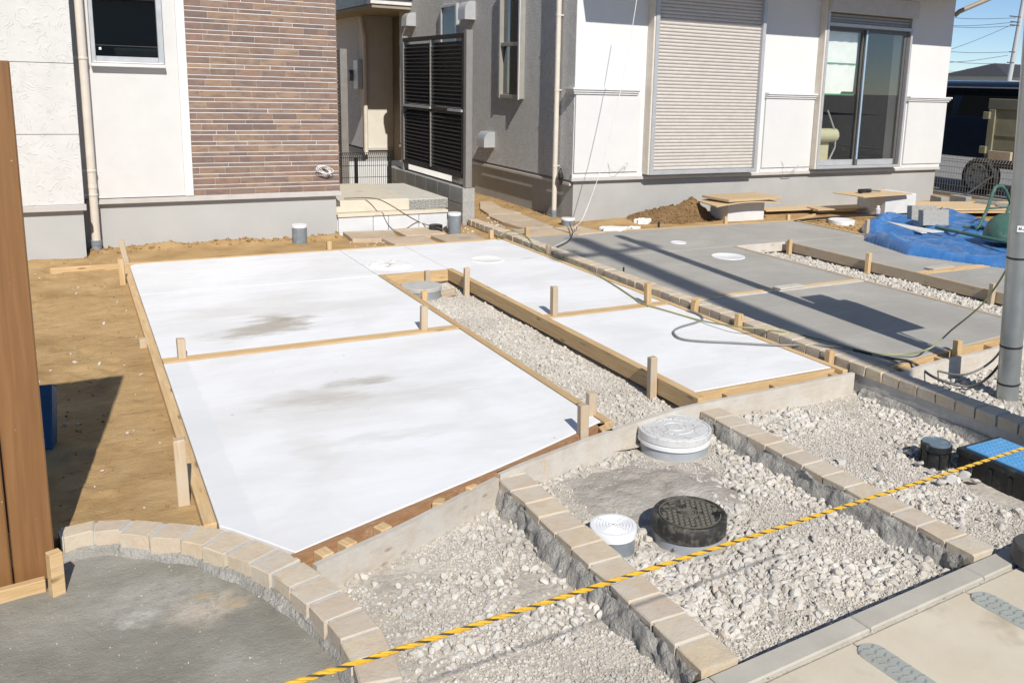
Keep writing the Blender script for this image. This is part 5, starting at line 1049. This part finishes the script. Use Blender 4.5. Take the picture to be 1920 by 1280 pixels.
# safety rope: three laid strands
A, B = Vector((.151, .773, 1.054)), Vector((1.63, .994, .931)); d = (B - A); A2 = A - d * .35; B2 = B + d * .3; d = (B2 - A2); L = d.length; d.normalize(); u = d.cross(Vector((0, 0, 1))).normalized(); v = d.cross(u)
rp = empty('safety_rope', A2, 'yellow and black twisted safety rope stretched across the foreground', 'rope'); n = int(L / .002)
YR = plain("rope_yellow", (.68, .40, .03), .75, bs=400, bd=.001, dirt=((.35, .26, .10), 60, .5, .75, .6)); KR = plain("rope_black", (.06, .052, .04), .6)
for k in range(3):
    pts = []
    for i in range(n + 1):
        s_ = i / n * L; a = s_ / .029 * 2 * math.pi + k * 2.0944; q = A2 + d * s_ + (u * math.cos(a) + v * math.sin(a)) * .0015; pts.append(q + Vector((0, 0, -.003 * math.sin(math.pi * s_ / L))))
    MB().tube(pts, .0011 if k == 0 else .0019, 6).build('strand', KR if k == 0 else YR, rp, True)

# ------------------------------------------------------------------ pavement drain covers, dark tub
def slot(a, label):
    c = kp(a, .0); t = empty('drain_grate', (c.x, c.y, -.047), label, 'drain grate', 'rounded slot covers in the pavement'); d0, d1, r = .165, .46, .048; poly = []
    for i in range(13): an = math.pi - i / 12 * math.pi; poly.append(kp(a + r * math.cos(an), d0 - r * math.sin(an)))
    for i in range(13): an = -i / 12 * math.pi; poly.append(kp(a + r * math.cos(an), d1 - r * math.sin(an)))
    MB().prism(poly[::-1], -.10, -.0425, .003).build('plate', plain("grate_steel", (.42, .44, .40), .6, .2, dirt=((.40, .37, .28), 12, .5, .7, .5)), t)
    m = MB()
    for i in range(3):
        for j in range(15):
            q = kp(a - .028 + i * .028 + (.014 if j % 2 else 0) - .007, d0 - .02 + j * .0235); e = KD * .009 + KN * (.004 if (i + j) % 2 else -.004); f = Vector((-e.y, e.x)).normalized() * .0028; m.prism([q - e - f, q + e - f, q + e + f, q - e + f], -.044, -.041)
    tag(m.build('tread', plain("tread_steel", (.31, .32, .29), .6, .2), t), kind='stuff'); return t
slot(.53, 'rounded steel slot cover in the pavement nearest the bottom edge'); slot(1.10, 'rounded steel slot cover in the pavement nearer the black tub')
c = kp(1.47, .13); t = empty('tub', (c.x, c.y, -.066), 'dark lidded tub with blue foot standing on the kerb at the right edge', 'tub'); MB().lathe([(.072, -.066), (.075, -.05), (.070, -.035)], (c.x, c.y), 28).build('foot', plain("deep_blue", (.02, .08, .32), .4), t, True); MB().lathe([(.085, -.036), (.092, -.03), (.092, .03), (.085, .038), (.001, .040)], (c.x, c.y), 28).build('body', plain("tub_dark", (.07, .068, .062), .6), t, True)

# ------------------------------------------------------------------ left wooden fence, crate, boards
fe = empty('wooden_fence', (-.6, 3.23, 0), 'brown woodgrain fence panel at the left edge', 'fence'); xe = -.138
for a, b in [(xe - .120 - k * .126, xe - k * .126) for k in range(7)]: MB().box(a, b, 3.225 + random.uniform(0, .004), 3.255, -.08, 1.640, .004).build('fence_board', PANEL, fe)
MB().box(xe - .9, xe - .012, 3.2555, 3.285, .1, 1.60).build('back_rail', ALUD, fe)
o = MB().box(-.02, .02, -.02, .02, 0, .16, .002).build('wood_offcut', PINE, None, M=Matrix.Translation((-.135, 3.135, -.10)) @ Matrix.Rotation(.35, 4, 'Z')); tag(o, 'short upright pine post at the foot of the fence panel', 'wood post')
p0, p1 = gz(85, 1090, -.06), gz(-60, 1128, -.06); o = beam('wood_offcut', p0.xy, p1.xy, .03, -.10, -.045, PINE, None); tag(o, 'pale pine board lying at the foot of the fence panel', 'board')
# blue crate leaning behind the fence
c = gz(96, 852, -.05); cr = empty('blue_crate', c, 'dark blue plastic crate standing in the shadow behind the fence', 'crate'); Mc = Matrix.Translation((c.x - .125, c.y + .02, -.13)) @ Matrix.Rotation(rad(-10), 4, 'Z') @ Matrix.Rotation(rad(-20), 4, 'X') @ Matrix.Scale(.62, 4); BLC = plain("crate_blue", (.015, .085, .19), .45)
m = MB().box(-.21, .21, -.02, .02, .10, .62, .006); m.box(-.21, .21, -.03, -.02, .60, .62).box(.19, .21, -.03, -.02, .10, .6); m.build('bottom', BLC, cr, M=Mc); MB().box(-.21, -.195, .02, .13, .1, .62).box(.195, .21, .02, .13, .1, .62).box(-.21, .21, .02, .13, .605, .62).box(-.21, .21, .02, .13, .1, .115).build('side', BLC, cr, M=Mc)
m = MB()
for k in range(5): m.box(-.19, .19, -.026, -.02, .17 + k * .09, .178 + k * .09)
for r in (.10, .13): m.tube([(r * math.cos(a), -.021, .36 + r * math.sin(a)) for a in [i / 24 * 6.283 for i in range(25)]], .004, 6)
m.build('rib', BLC, cr, M=Mc)

# ------------------------------------------------------------------ steel pole, utility poles, background
pt = Vector((4.749, 3.041, -.14)); lean = Vector((-.080, 0, 1)).normalized(); top = pt + lean * 4.3
pole = empty('steel_pole', pt, 'grey galvanised steel pole standing in gravel at the right edge', 'pole'); MB().tube([pt - lean * .3, top], .061, 28).build('shaft', GALV, pole, True)
for zz in (.10, .33, .86): q = pt + lean * zz; MB().tube([q, q + lean * .012], .0625, 28).build('band', RUBBER, pole, True)
q = pt + lean * 1.02; st_ = MB().box(-.03, .03, -.001, .001, 0, .035).build('sticker', WHITEP, pole, M=Matrix.Translation(q + Vector((-.045, -.045, 0))) @ Matrix.Rotation(rad(-45), 4, 'Z')); MB().box(-.022, -.018, -.0025, -.001, .01, .026).box(-.012, -.008, -.0025, -.001, .01, .026).box(-.018, -.012, -.0025, -.001, .016, .02).box(-.002, .02, -.0025, -.001, .012, .016).build('print', BLACKP, st_, M=st_.matrix_basis)
bx = MB().box(-.05, .33, -.16, -.02, 0, .62, .01).build('switch_box', ALU, pole, M=Matrix.Translation(pt + lean * 1.08 + Vector((.02, -.02, 0)))); MB().box(.0, .24, -.15, -.03, .62, .8, .01).build('meter', ALU, pole, M=Matrix.Translation(pt + lean * 1.08 + Vector((.02, -.02, 0))))
def upole(name, base, top, r0, r1, label, arms):
    t = empty(name, base, label, 'utility pole'); MB().tube([base, base.lerp(top, .5), top], [r0, (r0 + r1) / 2, r1], 16).build('shaft', plain("pole_concrete", (.45, .46, .46), .7, bs=40), t, True)
    d = (top - base)
    for f, l, a in arms:
        c_ = base + d * f; v_ = Vector((math.cos(a), math.sin(a), 0)) * l; MB().tube([c_ - v_, c_ + v_], .05, 6).build('crossarm', ALUD, t)
        for s_ in (-.9, -.5, .5, .9): MB().tube([c_ + v_ * s_, c_ + v_ * s_ + Vector((0, 0, .25))], .05, 6).build('insulator', WHITEP, t)
    return t
b0 = Vector((3.52, -2.9, -.1)); upole('utility_pole', b0, Vector((2.93, -2.9, 9.1)), .16, .12, 'utility pole in the street behind the camera whose shadow crosses the grey slab', [(.93, .7, .2)])
# far right scene
FX = 12.75
ff = meshfence('mesh_fence', (FX, 13.0), (FX, 6.0), .04, .63, .05, (.05, .15, .25, .35, .45, .54, .58), WIREG, 'grey wire mesh fence on a block base in front of the dark van', (2.6, 4.6, 6.4), r=.0032)
fb = empty('block_wall', (FX, 9, 0), 'low grey block base under the mesh fence on the right', 'wall')
for k in range(17): MB().box(FX - .06, FX + .06, 13 - (k + 1) * .4 + .004, 13 - k * .4 - .004, -.3, .03, .004).build('block', BLOCKS, fb)
for k, (px, py, s_) in enumerate(((1760, 383, .3), (1800, 382, .3), (1850, 392, .3), (1890, 398, .28))):
    c = gz(px, py, .0); o = MB().box(-s_ / 2, s_ / 2, -.06, .06, 0, .15, .004).build('concrete_block', BLOCKS, None, M=Matrix.Translation((c.x, c.y, -.03)) @ Matrix.Rotation(1.2 + k * .3, 4, 'Z')); tag(o, ['grey block beside the house corner at the fence foot', 'dark block in front of the fence below the van wheel', 'grey block right of the shovel handle at the fence foot', 'grey block farthest right behind the wheelbarrow legs'][k], 'concrete block')
NAVY = plain("navy_paint", (.012, .02, .04), .18, .2); VB = plain("van_window", (.008, .009, .010), .06)
van = empty('van', (14.6, 9.5, 0), 'dark navy van parked on the road behind the mesh fence', 'van'); vx = 13.78
sec = [(.55, 0), (1.20, -.02), (1.25, -.015), (1.70, .10), (1.80, .16), (1.86, .30), (1.88, .85)]; m = MB(); Y0, Y1 = 12.0, 7.2
ys_ = [Y0, Y0 - .25, 8.0, Y1]
for y, tk in zip((12.2, 11.9, 7.6, 7.2), (.9, 1, 1, .95)):
    for z, dx in sec: m.v.append((vx + dx, y, .4 + (z - .4) * tk))
    for z, dx in sec[::-1]: m.v.append((vx + 1.7 - dx, y, .4 + (z - .4) * tk))
K = len(sec) * 2
for i in range(3):
    for k in range(K): m.f.append((i * K + k, i * K + (k + 1) % K, i * K + K + (k + 1) % K, i * K + K + k))
m.f += [tuple(range(K))[::-1], tuple(3 * K + k for k in range(K))]; m.build('body', NAVY, van, True, ang=50)
for a, b in ((11.6, 10.55), (10.45, 9.0), (8.9, 7.7)):
    mm = MB(); mm.v = [(vx - .012 + .03 * 0, a, 1.27), (vx - .012, b, 1.27), (vx + .09, b + .05, 1.68), (vx + .09, a - .05, 1.68)]; mm.f = [(0, 1, 2, 3)]; mm.v += [(x + .02, y, z) for x, y, z in mm.v]; mm.f += [(7, 6, 5, 4), (0, 4, 5, 1), (1, 5, 6, 2), (2, 6, 7, 3), (3, 7, 4, 0)]; mm.build('window', VB, van)
MB().box(vx + .05, vx + .12, 7.3, 12.0, 1.745, 1.765).build('roof_trim', ALU, van)
for y in (9.85, 7.3):
    w_ = empty('wheel', (vx + .05, y, .23)); w_.parent = van; w_.matrix_parent_inverse = wm(van).inverted(); Rw = Matrix.Translation((vx + .03, y, .24)) @ Matrix.Rotation(-math.pi / 2, 4, 'Y')
    MB().lathe([(.22, -.1), (.30, -.11), (.325, -.07), (.325, .07), (.30, .11), (.22, .115)], (0, 0), 32, False, False).build('tyre', plain("tyre_rubber", (.02, .02, .02), .8), w_, True, M=Rw); MB().lathe([(.225, .05), (.225, .12), (.212, .125), (.20, .08), (.12, .06), (.10, .09), (.06, .10), (.001, .10)], (0, 0), 32, False, True).build('rim', plain("steel_rim", (.62, .60, .56), .45, .15), w_, True, M=Rw)
    mm = MB()
    for k in range(8): a = k * math.pi / 4; mm.lathe([(.022, .065), (.022, .09)], (.155 * math.cos(a), .155 * math.sin(a)), 10)
    mm.build('rim_hole', BLACKP, w_, True, M=Rw)
tb = empty('truck_bed', (13.2, 8.9, .5), 'olive beige metal truck bed with hinged corner behind the mesh fence', 'truck'); OL = plain("olive_paint", (.24, .225, .15), .55, dirt=((.34, .31, .24), 5, .45, .7, .5)); X_ = 13.25
MB().box(X_, X_ + .05, 7.6, 9.40, .60, 1.40, .004).build('gate', OL, tb); MB().box(X_ - .03, X_ + .06, 7.6, 9.45, 1.401, 1.575, .01).build('top_rail', plain("dull_olive", (.15, .145, .115), .6), tb); MB().box(X_ - .035, X_, 9.30, 9.42, .55, 1.40, .006).build('corner_post', OL, tb)
for z in (.74, 1.30): MB().box(X_ - .07, X_ + .03, 9.38, 9.50, z - .06, z + .06, .008).build('hinge', OL, tb)
MB().box(X_ - .012, X_, 7.6, 9.3, .98, 1.0).box(X_ - .012, X_, 8.72, 8.75, .6, 1.4).build('rib', OL, tb); MB().box(X_ - .10, X_ - .04, 8.9, 9.3, .60, .74, .004).build('wood_chock', PINEW, tb); MB().box(X_ + .06, X_ + .25, 7.6, 9.3, .45, 1.45).build('load_bed', plain("bed_dark", (.04, .04, .04), .8), tb)
# far houses, poles, wires
def far_house(c, w_, dpt, h, roof, wallc, label, rz=0.):
    t = empty('house', (*c, 0), label, 'house'); M_ = Matrix.Translation((*c, 0)) @ Matrix.Rotation(rz, 4, 'Z'); MB().box(-w_ / 2, w_ / 2, -dpt / 2, dpt / 2, -.2, h).build('wall', wallc, t, M=M_)
    m = MB(); e = .6; m.add([(-w_ / 2 - e, -dpt / 2 - e, h), (w_ / 2 + e, -dpt / 2 - e, h), (w_ / 2 + e, dpt / 2 + e, h), (-w_ / 2 - e, dpt / 2 + e, h), (-w_ / 2 + dpt * .4, 0, h + roof), (w_ / 2 - dpt * .4, 0, h + roof)], [(0, 1, 5, 4), (1, 2, 5), (2, 3, 4, 5), (3, 0, 4), (3, 2, 1, 0)]); m.build('roof', plain("dark_roof_tile", (.05, .05, .055), .7), t, M=M_)
    for x in (-w_ * .28, w_ * .22): f = MB().box(x - .7, x + .7, -dpt / 2 - .04, -dpt / 2 + .05, h - 1.7, h - .5).build('window', ALU, t, M=M_); MB().box(x - .62, x + .62, -dpt / 2 - .05, -dpt / 2 - .042, h - 1.62, h - .58).build('pane', VB, f, M=M_)
    return t
p = gy(1900, 150, 70.); far_house((p.x + 6, 74), 16, 9, 4.0, 1.7, CREAM, 'distant dark roofed house on the skyline right of the utility pole'); p = gy(1810, 158, 100.); far_house((p.x + 2, 104), 20, 10, 2.4, 2.4, CREAM, 'distant low dark roof just above the van')
p = gy(1893, 150, 45.); q = gy(1935, -60, 45.); b = Vector((p.x - .35, 45, -.1)); t_ = Vector((q.x, 45, q.z + 3))
up = upole('utility_pole', b, t_, .20, .17, 'tall concrete utility pole rising above the van at the right', [])
for py, l in ((32, 1.0), (42, .8), (48, .8), (98, .5), (118, .6)): c_ = gy(1913 - (py) * .13, py, 44.7); MB().tube([c_ - Vector((l * 1.0, 0, -.0)), c_ + Vector((l * .3, 0, 0))], .05, 6).build('crossarm', ALUD, up)
p = gy(1816, 160, 95.); q = gy(1816, 128, 95.); upole('utility_pole', Vector((p.x, 95, -.1)), Vector((p.x, 95, q.z)), .2, .15, 'small far utility pole above the low roof by the house corner', [(.97, 1.6, .3), (.72, 1.6, .3)])
WR = plain("power_line", (.06, .065, .07), .6)
for k, ((x0, y0), (x1, y1), Yd) in enumerate((((1790, 32), (1905, 34), 44.), ((1790, 47), (1903, 42), 44.), ((1790, 49), (1902, 49), 44.), ((1780, 95), (1893, 98), 44.), ((1780, 116), (1890, 104), 44.), ((1780, 113), (1886, 120), 44.), ((1780, 133), (1920, 137), 80.), ((1785, 92), (1895, 48), 44.), ((1780, 142), (1816, 138), 90.), ((1816, 138), (1925, 142), 90.))):
    a, b_ = gy(x0 - 40, y0 + (y0 - y1) * .3, Yd), gy(x1, y1, Yd); mid = (a + b_) / 2 - Vector((0, 0, .12)); o = MB().tube(spline([a, mid, b_], 6), .018, 5).build('power_line', WR, None, True); tag(o, ['top', 'second', 'third', 'double strung middle', 'lower drooping', 'low level', 'far thin', 'slanting', 'far left', 'far right'][k] + ' overhead wire in the sky strip right of the white house', 'power line', 'overhead wires at the right')
for c, w_, h, l in (((-14, -34), 12, 4.6, 'house across the street behind the camera, left of the reflected row'), ((4, -36), 14, 5.0, 'house across the street behind the camera, middle of the reflected row'), ((24, -34), 14, 4.4, 'house across the street behind the camera seen only in the glass'), ((44, -40), 16, 5.2, 'house across the street behind the camera, far right of the row')): far_house(c, w_, 9, h, 2.0, STUC, l)
print('objects', len(bpy.data.objects))
